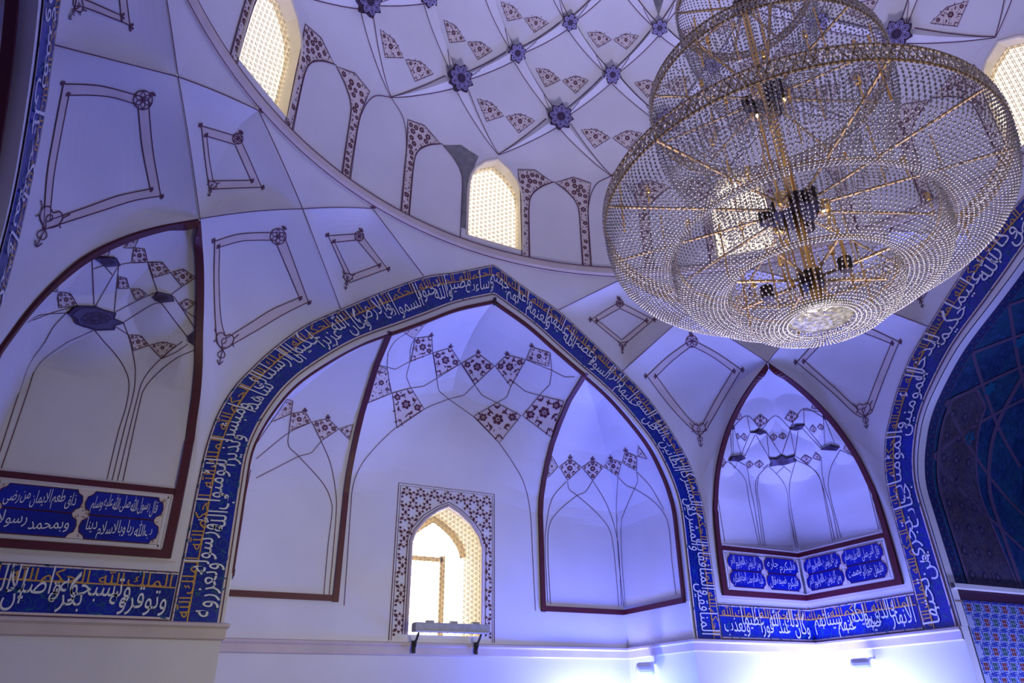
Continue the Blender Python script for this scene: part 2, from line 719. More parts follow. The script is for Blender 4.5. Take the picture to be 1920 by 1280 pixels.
def bowed(p, q, d, n=24):
    p, q = np.array(p), np.array(q)
    return np.array([p+(q-p)*t+np.array([0, 0, d*4*t*(1-t)]) for t in np.linspace(0, 1, n)])


def ease(e):
    return 1-(1-min(1.0, max(0.0, e)))**2


def ruled(mb, A, B, n=60, m=14, pocket=None, depth=0.20):
    """Ruled surface between two curves; pocket(s, t) hollows it away from the room."""
    A, B = resample(A, n), resample(B, n)
    G = []
    for i in range(n):
        s = i/(n-1)
        row = []
        for t in np.linspace(0, 1, m):
            p = A[i]+(B[i]-A[i])*t
            if pocket:
                d = p-np.array([0, 0, 3.0])
                d = d/np.linalg.norm(d)
                p = p+d*depth*pocket(s, t)
            row.append(tuple(p))
        G.append(row)
    mb.grid(G)


def pk_large(s, t):
    return ease((1-s)/.22)*(ease((1-t)/.40) if s > .72 else ease((1-t)/.40)*max(0, (s-.45)/.27))*ease(t/.5)*ease((s-.30)/.45)


def pk_small(s, t):
    return 0.75*ease(s/.25)*ease((1-s)/.25)*ease((1-t)/.35)*ease(t/.4)


def pk_mid(s, t):
    return 0.8*ease(t/.35)*ease((1-s)/.25)*ease(s/.45)


L02 = bowed(V0, V2, 0.03)
L24 = bowed(V2, V4, 0.02)
L12 = bowed(V1, V2, 0.02)


def half_pendentive():
    mb = MB()
    ruled(mb, out_part(ZH, V3[2]), np.concatenate([ECV, L02[1:]]), 120, 22, pk_large)
    ruled(mb, out_part(V3[2], V5[2]), L24, 40, 20, pk_small)
    ruled(mb, np.concatenate([L12, L24[1:]]), pin(arc(V1, V4, ZR0+.005), V1, V4), 60, 10)
    ruled(mb, out_part(V5[2], 5.715), pin(arc(V4, (0, RD, 0), ZR0+.005), V4), 40, 6)
    ruled(mb, L02, bowed(V0, V1, 0.0), 40, 22, pk_mid)
    ruled(mb, bowed(V2, V1, 0.02), np.repeat(np.array([V1]), 24, 0)+np.linspace(0, 1e-6, 24)[:, None], 24, 2)
    return mb


BT = ([0, .14, .29, .43, .57, .71, .86, 1.0], [1, .975, .905, .82, .71, .55, .345, 0])


_nm = spline([(1.36, 5.05), (2.0, 5.05), (2.6, 5.03), (2.95, 4.94), (3.2, 4.77), (3.4, 4.57), (3.8, 4.28), (4.15, 4.05), (4.425, 3.822)], 300)


def niche_m(z):
    """Fold line of the squinch niche: distance along the diagonal."""
    return float(np.interp(z, _nm[:, 0], _nm[:, 1]))


def bez(a, q, b, t):
    return a*(1-t)**2+q*2*t*(1-t)+b*t*t


BOSS = [(4.55, 4.55, 3.34, .48, .17), (4.02, 4.45, 3.69, .36, .13), (3.66, 4.66, 3.27, .36, .11), (4.55, 4.3, 3.69, .36, .10)]


def half_niche(nz=119, nu=48):
    mb = MB()
    G = []
    for i in range(nz):
        e = ECV[int(round(i*(119)/(nz-1)))]
        z = e[2]
        m = niche_m(z)
        M = np.array([m, m, z])
        d = np.array([-1, 1, 0])/math.sqrt(2)
        tang = M+d*float((e-M) @ d)*0.6
        wgt = min(1, max(0, (z-2.6)/1.2))
        wgt = wgt*wgt*(3-2*wgt)
        q = (e+M)/2*(1-wgt)+tang*wgt
        row = []
        for t in np.linspace(0, 1, nu):
            p = bez(e, q, M, t)
            out = np.array([-.5, -.75, -.45])
            k = 0.0
            for cx_, cy_, cz_, R_, A_ in BOSS:
                k = max(k, A_*max(0.0, 1-math.sqrt((p[0]-cx_)**2+(p[1]-cy_)**2*.4+((p[2]-cz_)*(1.25 if p[2] < cz_ else .9))**2)/R_))
            edge = min(1.0, 6*t)
            if t > .999:
                out = np.array([-.62, -.62, -.45])
            row.append(tuple(p+out*k*edge))
        G.append(row)
    mb.grid(G)
    return mb


def half_sill():
    mb = MB()
    # flat wall between the lettered band and the niche edge foot, and the niche sill
    mb.grid([[(3.31, 5, ZH), (5, 5, ZH)], [(3.41, 5, 1.36), (5, 5, 1.36)]])
    mb.grid([[(3.41, 5, 1.36), (5, 5, 1.36)], [(3.41, 5.06, 1.36), (5.06, 5.06, 1.36)]])
    return mb


SWAP = lambda p: (p[1], p[0], p[2])
CORN = {'right': lambda p: Vector(p), 'left': lambda p: Vector((-p[0], p[1], p[2])), 'back_left': lambda p: Vector((-p[0], -p[1], p[2])),
        'back_right': lambda p: Vector((p[0], -p[1], p[2]))}
HP, HN, HS = half_pendentive(), half_niche(), half_sill()
BV = {}
corner_obj, niche_obj = {}, {}
for cn, T in CORN.items():
    mb = MB()
    for src in (HP, HS):
        mb.add([T(p) for p in src.v], src.f)
        mb.add([T(SWAP(p)) for p in src.v], src.f)
    BV['pend_'+cn] = mb.bvh()
    corner_obj[cn] = struct(mb.build('wall_corner_'+cn, PLASTER), 'white plaster corner pendentive with painted kite frames under the dome', 'wall')
    mb = MB()
    mb.add([T(p) for p in HN.v], HN.f)
    mb.add([T(SWAP(p)) for p in HN.v], HN.f)
    BV['niche_'+cn] = mb.bvh()
    niche_obj[cn] = struct(mb.build('wall_niche_'+cn, PLASTER), 'white plaster corner niche with painted net vault', 'wall')

# ------------------------------------------------------------------ the four walls
YB_DEPTH = 1.46
WB = 6.46


def bar_y(z):
    t = (z-2.6)/(arch_z(1.42)-2.6)
    return 5+YB_DEPTH*float(np.interp(t, BT[0], BT[1])) if t > 0 else WB


def cen_y(t):
    return 5+YB_DEPTH*float(np.interp(t, [0, .5, .65, .73, .81, .87, .93, .97, 1], [1, 1, .985, .93, .82, .70, .51, .31, 0]))


def bar_yt(t):
    return 5+YB_DEPTH*float(np.interp(t, BT[0], BT[1]))


XB = 1.42
WIN = [(-0.505, 0.90), (-0.505, 2.03), (-0.46, 2.17), (-0.33, 2.34), (-0.15, 2.48), (0, 2.555), (0.15, 2.48), (0.33, 2.34), (0.46, 2.17), (0.505, 2.03), (0.505, 0.90)]


def bay_surface(window):
    mb = MB()
    xs = np.linspace(-XB, XB, 41)
    for k in range(40):
        G = []
        for x in (xs[k], xs[k+1]):
            u = min(1, abs(x)/XB)
            row = []
            for t in np.linspace(0, 1, 60):
                zt = arch_z(x)
                z = 2.85*(1-u)+2.6*u
                row.append((x, cen_y(t)*(1-u**1.6)+bar_yt(t)*u**1.6, z+(zt-z)*t))
            G.append(row)
        mb.grid(G)
    zt = lambda x: 2.85*(1-min(1, abs(x)/XB))+2.6*min(1, abs(x)/XB)
    # flat wall below, with the window opening cut out of it
    if window:
        for sg in (-1, 1):
            xx = [sg*XB+(sg*0.72-sg*XB)*t for t in np.linspace(0, 1, 9)]
            mb.grid([[(x, WB, ZB), (x, WB, 1.8), (x, WB, zt(x))] for x in xx])
        xx = np.linspace(-.72, .72, 13)
        mb.grid([[(x, WB, 2.58), (x, WB, zt(x))] for x in xx])
        loop = WIN
        c = (0, 1.6)
        box = []
        for x, z in loop:
            if z <= 0.91:
                box.append((math.copysign(.72, x), ZB))
            elif z < 2.1:
                box.append((math.copysign(.72, x), z))
            elif z < 2.4:
                box.append((math.copysign(.72, x), z+0.24))
            else:
                box.append((x*2.0, 2.58))
        mb.grid([[(a[0], WB, a[1]), (b[0], WB, b[1])] for a, b in zip(loop, box)])
        mb.grid([[(-.505, WB, .90), (.505, WB, .90)], [(-.72, WB, ZB), (.72, WB, ZB)]])
    else:
        mb.grid([[(x, WB, ZB), (x, WB, zt(x))] for x in xs])
    return mb


def corner_bay(sg):
    """Half-vaulted corner between the transverse arch and the jamb."""
    mb = MB()
    G = []
    z0, z1 = 1.27, arch_z(XB)
    for i in range(64):
        z = z0+(z1-z0)*i/63
        t = max(0.0, (z-2.5)/(z1-2.5))
        e1 = np.array([XB, bar_y(z) if i < 63 else 5.0, z])
        e2 = np.array([max(XB, arch_x(z)), 5.0, z])
        k = float(np.interp(t, BT[0], BT[1]))
        M = np.array([XB+(HJ-XB)*k, 5+YB_DEPTH*k, z])
        wgt = min(1, max(0, (t-.1)/.7))
        row = []
        q1 = (e1+M)/2*(1-wgt)+np.array([e1[0]*.4+M[0]*.6, M[1]+(M[1]-e1[1])*.1, z])*wgt
        q2 = (e2+M)/2*(1-wgt)+np.array([M[0]+(M[0]-e2[0])*.1, e2[1]*.4+M[1]*.6, z])*wgt
        for s in np.linspace(0, 1, 16):
            row.append(tuple(bez(e1, q1, M, s)))
        for s in np.linspace(0, 1, 16)[1:]:
            row.append(tuple(bez(M, q2, e2, s)))
        G.append([(sg*a, b, c) for a, b, c in row])
    mb.grid(G)
    # plain wall below the bay
    mb.grid([[(sg*XB, WB, ZB), (sg*(HJ), WB, ZB), (sg*(HJ), 5, ZB)], [(sg*XB, WB, z0), (sg*(HJ), WB, z0), (sg*(HJ), 5, z0)]])
    return mb


def wall_shell(deep):
    mb = MB()
    n = len(INN)
    for sg in (-1, 1):
        # reveal strip beside the band, and the wall below
        mb.grid([[(sg*a[0], 5, a[1]), (sg*b[0], 5, b[1])] for a, b in zip(OPEN, INN)])
        mb.grid([[(sg*a[0], 5, a[1]), (sg*b[0], 5, b[1])] for a, b in zip(INN, OUT)])
        mb.grid([[(sg*3.31, 5, ZB), (sg*5, 5, ZB)], [(sg*3.31, 5, ZH), (sg*5, 5, ZH)]])
        mb.grid([[(sg*(HJ), 5, FLOOR_Z), (sg*5, 5, FLOOR_Z)], [(sg*(HJ), 5, ZB), (sg*5, 5, ZB)]])
        mb.grid([[(sg*(HJ), 5, FLOOR_Z), (sg*(HJ), WB+deep, FLOOR_Z)], [(sg*(HJ), 5, ZB), (sg*(HJ), WB+deep, ZB)]])
    mb.grid([[(-HA+.02, WB+deep, FLOOR_Z), (HJ, WB+deep, FLOOR_Z)], [(-HA+.02, WB+deep, ZB), (HJ, WB+deep, ZB)]])
    return mb


wall_obj = {}
for wn, T in ROT.items():
    deep = 2.6 if wn in ('right', 'back') else 0.0
    src = wall_shell(deep)
    mb = MB()
    mb.add([T(p) for p in src.v], src.f)
    BV['wall_'+wn] = mb.bvh()
    wall_obj[wn] = struct(mb.build('wall_'+wn, PLASTER), 'white plaster arch wall on the %s side of the hall' % wn, 'wall')
    mb = MB()
    if wn in ('front', 'left'):
        src = bay_surface(wn == 'front')
        mb.add([T(p) for p in src.v], src.f)
        BV['bay_'+wn] = mb.bvh()
        struct(mb.build('wall_recess_'+wn, PLASTER, None), 'white plaster half vault of the arched recess on the %s side' % wn, 'wall')
        for sg in (-1, 1):
            src = corner_bay(sg)
            mb = MB()
            mb.add([T(p) for p in src.v], src.f)
            BV['side_%s_%d' % (wn, sg)] = mb.bvh()
            struct(mb.build('wall_recess_bay_'+wn, PLASTER), 'white plaster corner bay of the %s arched recess, %s half' % (wn, 'right' if sg > 0 else 'left'), 'wall')
    else:
        y1 = WB+deep
        for sg in (-1, 1):
            mb.grid([[T((sg*a[0], 5, a[1])), T((sg*a[0], y1, a[1]))] for a in OPEN])
            mb.grid([[T((sg*a[0], y1, a[1])), T((0, y1, a[1]))] for a in OPEN])
        BV['deep_'+wn] = mb.bvh()
        struct(mb.build('wall_deep_recess_'+wn, MOSAIC if wn == 'right' else PLASTER), 'deep arched recess lined with dark blue mosaic' if wn == 'right' else 'plain arched recess behind', 'wall')
mb = MB()
mb.grid([[(-9.2, -9.2, FLOOR_Z), (9.2, -9.2, FLOOR_Z)], [(-9.2, 9.2, FLOOR_Z), (9.2, 9.2, FLOOR_Z)]])
struct(mb.build('floor', FLOORM), 'dark red carpeted floor of the hall', 'floor')

# moulded ledge running round the walls below the lettered band
mb = MB()
prof = [(0.0, 0.815), (0.05, 0.80), (0.055, 0.775), (0.03, 0.755), (0.028, 0.67), (0.0, 0.655)]


def moulding(mb, path):
    """path: plan polyline with the room on its right-hand side."""
    n = len(path)
    G = []
    for i in range(n):
        p = Vector((*path[i], 0))
        d0 = (p-Vector((*path[i-1], 0))).normalized() if i else None
        d1 = (Vector((*path[i+1], 0))-p).normalized() if i < n-1 else None
        if d0 is None:
            d0 = d1
        if d1 is None:
            d1 = d0
        n0, n1 = Vector((d0.y, -d0.x, 0)), Vector((d1.y, -d1.x, 0))
        m = (n0+n1)/(1+n0.dot(n1)) if (1+n0.dot(n1)) > 1e-3 else n0
        G.append([(p+m*a)+Vector((0, 0, z)) for a, z in prof])
    mb.grid(G)


for wn in ('left', 'front', 'right', 'back'):
    T = ROT[wn]
    dp = WB+(2.6 if wn in ('right', 'back') else 0)
    pts = [(-5, 5), (-HJ, 5), (-HJ, dp), (HJ, dp), (HJ, 5), (5, 5)]
    if wn == 'right':
        for seg in (pts[:2], pts[4:]):
            moulding(mb, [tuple(T((*q, 0)))[:2] for q in seg])
    else:
        moulding(mb, [tuple(T((*q, 0)))[:2] for q in pts])
LEDGE = principled('beige_ledge_paint', (0.62, 0.53, 0.50), 0.8, noise=0.08)
ledge = struct(mb.build('trim_1', LEDGE), 'beige moulded ledge running round the walls below the lettered band', 'trim')

# ------------------------------------------------------------------ dome
PROF = np.array([(4.976, 5.95), (4.965, 6.5), (4.94, 7.0), (4.85, 7.63), (4.70, 8.05), (4.54, 8.42), (4.27, 9.15), (3.85, 9.85), (3.2, 10.5), (2.2, 11.3), (1.1, 11.85), (0.02, 12.05)])
_ps = spline(PROF, 200)


def dome_r(z):
    return float(np.interp(z, _ps[:, 1], _ps[:, 0]))


ROWS = [(7.65, 0, 0), (8.44, 11.25, 2.5), (9.25, 0, 1.9), (9.88, 11.25, 1.75), (10.45, 0, 2.0), (10.95, 11.25, 2.2)]


def rib_width(i, t):
    return (0.05+2.1*t) if i == 0 else (0.9+0.8*t)


NC, SUB = 32, 20
zrow = list(np.linspace(5.95, 7.65, 18))+list(np.linspace(7.65, 12.05, 90))[1:]
mb = MB()
vid = {}


def dome_vert(j, i):
    k = (j % (NC*SUB), i)
    if k not in vid:
        a = k[0]*360/(NC*SUB)-5.625
        z = zrow[i]
        r = dome_r(z)
        vid[k] = len(mb.v)
        mb.v.append((r*math.sin(math.radians(a)), r*math.cos(math.radians(a)), z))
    return vid[k]


for j in range(NC*SUB):
    for i in range(len(zrow)-1):
        if (j//SUB) % 4 == 0 and i < 17:
            continue
        mb.f.append((dome_vert(j, i), dome_vert(j+1, i), dome_vert(j+1, i+1), dome_vert(j, i+1)))
        mb.m.append(0)
DW = [(-5.0, 6.06), (-5.05, 6.5), (-5.05, 6.95), (-4.7, 7.13), (-4.0, 7.28), (-2.4, 7.44), (0, 7.56), (2.4, 7.44), (4.0, 7.28), (4.7, 7.13), (5.05, 6.95), (5.05, 6.5), (5.0, 6.06)]


def dome_pt(a, z, d=0.0):
    r = dome_r(z)+d
    return Vector((r*math.sin(math.radians(a)), r*math.cos(math.radians(a)), z))


for k in range(0, NC, 4):
    c = k*11.25
    box = [(-5.625, 5.95), (-5.625, 6.5), (-5.625, 6.95), (-5.625, 7.2), (-5.625, 7.65), (-3.6, 7.65), (0, 7.65), (3.6, 7.65), (5.625, 7.65), (5.625, 7.2), (5.625, 6.95), (5.625, 6.5), (5.625, 5.95)]
    mb.grid([[dome_pt(c+a[0], a[1]), dome_pt(c+b[0], b[1])] for a, b in zip(DW, box)])
    mb.grid([[dome_pt(c+a, 6.06) for a in np.linspace(-5.0, 5.0, 9)], [dome_pt(c+a, 5.95) for a in np.linspace(-5.625, 5.625, 9)]])
for i in range(len(ROWS)-1):
    z0, a0, w0 = ROWS[i]
    z1, a1, w1 = ROWS[i+1]
    for c in range(16):
        for sg in (-1, 1):
            G = []
            for t in np.linspace(0, 1, 24):
                z = z0+(z1-z0)*t
                ca = c*22.5+a0+sg*11.25*t
                wd = rib_width(i, t)
                hgt = (0.012 if i == 0 else 0.05)+0.085*t
                G.append([dome_pt(ca-wd, z, .004), dome_pt(ca, z, -hgt), dome_pt(ca+wd, z, .004)])
            mb.grid(G)
dome = struct(mb.build('ceiling', PLASTER), 'white plaster dome with painted star net vault', 'ceiling')
BV['dome'] = mb.bvh()
mb = MB()
ringp = [(5.02, 5.775), (4.955, 5.79), (4.925, 5.83), (4.925, 5.90), (4.945, 5.945), (5.0, 5.955)]
G = []
for i in range(361):
    a = math.radians(i)
    G.append([(r*math.sin(a), r*math.cos(a), z) for r, z in ringp])
mb.grid(G)
ring = struct(mb.build('trim_2', LEDGE), 'beige ring moulding at the foot of the dome', 'trim')
mb = MB()
for r, z in ((4.953, 5.787), (4.943, 5.943)):
    ribbon(mb, [(Vector((r*math.sin(math.radians(i)), r*math.cos(math.radians(i)), z)), Vector((-math.sin(math.radians(i)), -math.cos(math.radians(i)), 0))) for i in range(0, 361)], 0.014, 0.004)
mb.build('painted_line_work', LINE, ring)


def dm(a, z):
    """Point and inward normal on the dome's inner surface at bearing a (degrees) and height z."""
    d = Vector((math.sin(math.radians(a)), math.cos(math.radians(a)), 0))
    h = BV['dome'].ray_cast(Vector((0, 0, z)), d)
    if h[0] is None:
        return dome_pt(a, z), -d
    n = h[1] if h[1].dot(d) < 0 else -h[1]
    return h[0], n

# ------------------------------------------------------------------ lettered bands


def split_profile(P, zs=2.45):
    i = int(np.argmin(np.abs(P[:, 1]-zs)))
    return np.concatenate([resample(P[:i+1], 150), resample(P[i:], 60)[1:]])


IN2, OU2 = split_profile(INN), split_profile(OUT)
IN2 = np.concatenate([IN2[::-1]*[-1, 1], IN2[1:]])
OU2 = np.concatenate([OU2[::-1]*[-1, 1], OU2[1:]])
_mid = (IN2+OU2)/2
_bl = np.concatenate([[0], np.cumsum(np.linalg.norm(np.diff(_mid, axis=0), axis=1))])
BLEN = float(_bl[-1])
BW = 0.45


def arch_map(wn):
    T = ROT[wn]
    n = T((0, -1, 0))

    def f(s, v):
        a = np.array([np.interp(s, _bl, IN2[:, 0]), np.interp(s, _bl, IN2[:, 1])])
        b = np.array([np.interp(s, _bl, OU2[:, 0]), np.interp(s, _bl, OU2[:, 1])])
        q = a+(b-a)*v
        return T((q[0], 5, q[1])), n
    return f


def corner_map(sg):
    """Horizontal band folded into a corner: sg = 1 front-right, -1 front-left; s from left to right."""
    def f(s, v):
        z = ZB+v*(ZH-ZB)
        d = s-1.69
        if abs(d) < 0.024:
            d = math.copysign(0.024, d)
        if sg > 0:
            return (Vector((5+d, 5, z)), Vector((0, -1, 0))) if d < 0 else (Vector((5, 5-d, z)), Vector((-1, 0, 0)))
        return (Vector((-5, 5+d, z)), Vector((1, 0, 0))) if d < 0 else (Vector((-5+d, 5, z)), Vector((0, -1, 0)))
    return f


def band(name, fmap, L, text, label, vr, kufic=True, s_a=0.0, s_b=None):
    s_b = L if s_b is None else s_b
    c = fmap((s_a+s_b)/2, 0)[0]
    root = thing(name, c, label, 'inscription')
    mb = MB()
    n = int((s_b-s_a)/0.05)
    ss = np.linspace(s_a, s_b, n)
    if L < 4:
        ss = np.array(sorted(set(list(ss)+[1.69-.024, 1.69+.024])))
    mb.grid([[fmap(s, v)[0]+fmap(s, v)[1]*0.008 for v in np.linspace(0.004, .978, 5)] for s in ss])
    gnd = mb
    mb = MB()
    for v, wd, mi in ((0.04, 0.030, 0), (0.015, 0.012, 1), (0.945, 0.022, 0), (0.962, 0.009, 1)):
        ribbon(mb, [(fmap(s, v)[0], fmap(s, v)[1]) for s in ss], wd, 0.010+0.002*mi, mi)
    mb.build('border_line', [BEIGE, LINE], root)
    # turquoise scrolls
    mb = gnd
    s = s_a+0.05
    k = 0
    while s < s_b-0.05:
        for v0, r in ((0.22, 0.075), (0.55, 0.07), (0.86, 0.05)):
            q = []
            ph = vr.uniform(0, 6)
            dr = 1 if (k % 2) else -1
            for t in np.linspace(0, 1, 16):
                a = ph+dr*t*7.5
                rr = r*(1-0.72*t)
                x, y = min(s_b, max(s_a, s+rr*math.cos(a))), min(.98, max(.02, v0+rr*math.sin(a)/BW))
                q.append(fmap(x, y))
            ribbon(mb, q, 0.0055, 0.012, 1)
            a = ph+dr*7.5*0.3
            p = fmap(min(s_b, max(s_a, s+r*0.9*math.cos(a))), min(.97, max(.03, v0+r*0.9*math.sin(a)/BW)))
            q2 = fmap(min(s_b, max(s_a, s+r*1.35*math.cos(a+.5))), min(.97, max(.03, v0+r*1.35*math.sin(a+.5)/BW)))
            ribbon(mb, [p, q2], 0.014, 0.012, 1)
        s += 0.135
        k += 1
    mb.build('scrolled_tile_ground', [BLUET, TURQ], root)
    if kufic:
        mb = MB()
        ribbon(mb, [fmap(x, 0.655) for x in ss], 0.012, 0.015)
        unit = 0.62
        nk = max(1, int(round((s_b-s_a)/unit)))
        u = (s_b-s_a)/nk
        for i in range(nk):
            letter(mb, ('الملك لله', 'الحكم لله')[i % 2], lambda x, y: fmap(x, y/BW), s_a+i*u+0.03, s_a+(i+1)*u-0.03, 0.655*BW, 0.15, 0.016, ymax=0.93*BW, ymin=0.62*BW, stretch=1.15)
        mb.build('kufic_lettering', GOLDT, root)
    for tx, ta, tb in (text if isinstance(text, list) else [(text, s_a, s_b)]):
        mb = MB()
        letter(mb, tx, lambda x, y: fmap(x, y/BW), ta+0.04, tb-0.04, 0.225*BW, 0.265, 0.020, ymax=0.95*BW, ymin=0.03*BW, stretch=2.1, rows=(0.0, 0.34), tuck=0.26)
        mb.build('white_lettering', WHITET, root)
    return root


rv = random.Random(3)
FRONT_T = 'المنافقين والمنافقات والمشركين والمشركات الظانين بالله ظن السوء عليهم دائرة السوء وغضب الله عليهم ولعنهم واعد لهم جهنم وساءت مصيرا ولله جنود السموات والارض وكان الله عزيزا حكيما انا ارسلناك شاهدا ومبشرا ونذيرا لتؤمنوا بالله ورسوله وتعزروه'
RIGHT_T = 'هو الذي انزل السكينة في قلوب المؤمنين ليزدادوا ايمانا مع ايمانهم ولله جنود السموات والارض وكان الله عليما حكيما ليدخل المؤمنين والمؤمنات جنات تجري من تحتها'
LEFT_T = 'يد الله فوق ايديهم فمن نكث فانما ينكث على نفسه ومن اوفى بما عاهد عليه الله فسيؤتيه اجرا عظيما سيقول لك المخلفون من الاعراب شغلتنا اموالنا واهلونا'
band('inscription_band', arch_map('front'), BLEN, FRONT_T, 'blue tiled inscription band over the front arch around the lattice window', rv)
band('inscription_band', arch_map('right'), BLEN, RIGHT_T, 'blue tiled inscription band framing the dark mosaic arch at right', rv)
band('inscription_band', arch_map('left'), BLEN, LEFT_T, 'blue tiled inscription band seen edge-on down the far left arch', rv)
band('inscription_band', corner_map(1), 3.38, [('الانهار خالدين فيها ويكفر عنهم سيئاتهم', 1.72, 3.38), ('وكان ذلك عند الله فوزا عظيما ويعذب', 0, 1.66)], 'folded blue inscription band below the corner niche right of the front arch', rv)
band('inscription_band', corner_map(-1), 3.38, [('وتوقروه وتسبحوه بكرة واصيلا ان الذين', 1.72, 3.38), ('يبايعونك انما يبايعون الله', 0, 1.66)], 'level blue inscription band below the dim corner niche at left', rv)

# ------------------------------------------------------------------ painted frames on the corner pendentives (traced once, repeated by symmetry)


def dens_curve(pts, curve=True):
    return pts


FR = {
    'large': dict(outer=[[(402, 452), (440, 440), (480, 436), (531, 436)], [(531, 438), (555, 503), (578, 566)], [(578, 566), (530, 590), (480, 620), (424, 652)], [(424, 652), (407, 640), (401, 540), (402, 452)]],
                  inner=[[(411, 463), (450, 452), (480, 450), (515, 450)], [(515, 450), (540, 508), (561, 558)], [(561, 558), (510, 580), (470, 605), (424, 634)], [(424, 634), (414, 600), (410, 530), (411, 463)]],
                  ros=(521, 443, 15), foot=[(420, 640), (410, 684)], tips=[(402, 452, 395, 448), (578, 566, 584, 570), (411, 463, 405, 459), (561, 558, 566, 561)], dot=(534, 425)),
    'small': dict(outer=[[(615, 442), (676, 438)], [(676, 438), (726, 504)], [(726, 504), (655, 530)], [(655, 530), (615, 442)]],
                  inner=[[(627, 454), (669, 450)], [(669, 450), (709, 497)], [(709, 497), (657, 516)], [(657, 516), (627, 454)]],
                  ros=(673, 443, 9), foot=[(652, 520), (647, 543)], tips=[(615, 442, 611, 438), (726, 504, 732, 506), (627, 454, 623, 450), (709, 497, 714, 499)], dot=(678, 429)),
    'middle': dict(outer=[[(377, 236), (448, 257)], [(448, 257), (468, 300), (490, 351)], [(490, 351), (430, 353), (392, 355)], [(392, 355), (384, 300), (377, 236)]],
                   inner=[[(387, 255), (440, 271)], [(440, 271), (470, 338)], [(470, 338), (399, 339)], [(399, 339), (392, 300), (387, 255)]],
                   ros=(445, 260, 10), foot=[(397, 347), (390, 368)], tips=[(377, 236, 373, 232), (490, 351, 496, 353), (387, 255, 383, 250), (470, 338, 475, 341)], dot=(453, 246)),
}


def frame_mesh(fr, tree):
    """Painted kite frame as (points, faces, material) on the left corner pendentive."""
    mb = MB()
    for o, i in zip(fr['outer'], fr['inner']):
        ob, ib = resample(spline(o, 40) if len(o) > 2 else o, 16), resample(spline(i, 40) if len(i) > 2 else i, 16)
        G = []
        for a, b in zip(ob, ib):
            ha, hb = hit(tree, a), hit(tree, b)
            if ha and hb:
                G.append([ha[0]+ha[1]*0.004, hb[0]+hb[1]*0.004])
        mb.grid(G, 0)
    for side in fr['outer']+fr['inner']:
        ribbon(mb, px_path(tree, side, 7, curve=True), 0.010, 0.007, 1)
    for x, y, u, v in fr['tips']+[(fr['dot'][0]-3, fr['dot'][1]+4, *fr['dot'])]:
        dx, dy = u-x, v-y
        l = math.hypot(dx, dy)
        dx, dy = dx/l, dy/l
        for a in (-0.9, 0, 0.9):
            c, s = math.cos(a), math.sin(a)
            e = (x+(dx*c-dy*s)*6.0, y+(dx*s+dy*c)*6.0)
            ribbon(mb, px_path(tree, [(x, y), e], 4), 0.02, 0.008, 1)
    # rosette: dense interlace inside a ring
    cx, cy, r = fr['ros']
    fm = lambda x, y: hit(tree, (x, y))
    fill(mb, [(cx+r*math.cos(t), cy+r*math.sin(t)) for t in np.linspace(0, 2*PI, 14, endpoint=False)], fm, 9, 0.006, 2)
    for k in range(6):
        a = k*PI/3
        ribbon(mb, px_path(tree, [(cx+r*0.5*math.cos(a)+r*0.5*math.cos(t), cy+r*0.5*math.sin(a)+r*0.5*math.sin(t)) for t in np.linspace(0, 2*PI, 13)], 5), 0.009, 0.009, 1)
    ribbon(mb, px_path(tree, [(cx+r*math.cos(t), cy+r*math.sin(t)) for t in np.linspace(0, 2*PI, 17)], 5), 0.010, 0.009, 1)
    # heart-shaped foot ornament with a trailing palmette
    (ax, ay), (bx, by) = fr['foot']
    dx, dy = bx-ax, by-ay
    L = math.hypot(dx, dy)
    dx, dy = dx/L, dy/L
    P = lambda u, v: (ax+dx*u*L-dy*v*L, ay+dy*u*L+dx*v*L)
    heart = [(0.35, 0), (0.1, 0.30), (-0.2, 0.36), (-0.35, 0.18), (-0.22, 0), (-0.35, -0.18), (-0.2, -0.36), (0.1, -0.30), (0.35, 0)]
    fill(mb, [P(u, v) for u, v in heart[:-1]], fm, 9, 0.006, 2)
    hp = [P(u, v) for u, v in heart]
    ribbon(mb, px_path(tree, hp, 5, curve=True), 0.012, 0.009, 1)
    for c in ([(0.3, 0), (0.0, 0.12), (-0.15, 0.02), (-0.02, -0.08), (0.12, 0.05)], [(0.35, 0), (0.55, 0.16), (0.72, 0.06), (0.62, -0.02)], [(0.35, 0), (0.55, -0.16), (0.72, -0.06), (0.62, 0.02)],
              [(0.35, 0), (0.75, 0), (1.0, 0)], [(0.8, 0.12), (1.0, 0), (0.8, -0.12)], [(-0.2, 0.36), (-0.42, 0.52)], [(-0.2, -0.36), (-0.42, -0.52)], [(0.0, 0.33), (0.12, 0.44)], [(0, -0.33), (0.12, -0.44)]):
        ribbon(mb, px_path(tree, [P(u, v) for u, v in c], 4, curve=len(c) > 2), 0.011, 0.009, 1)
    return mb


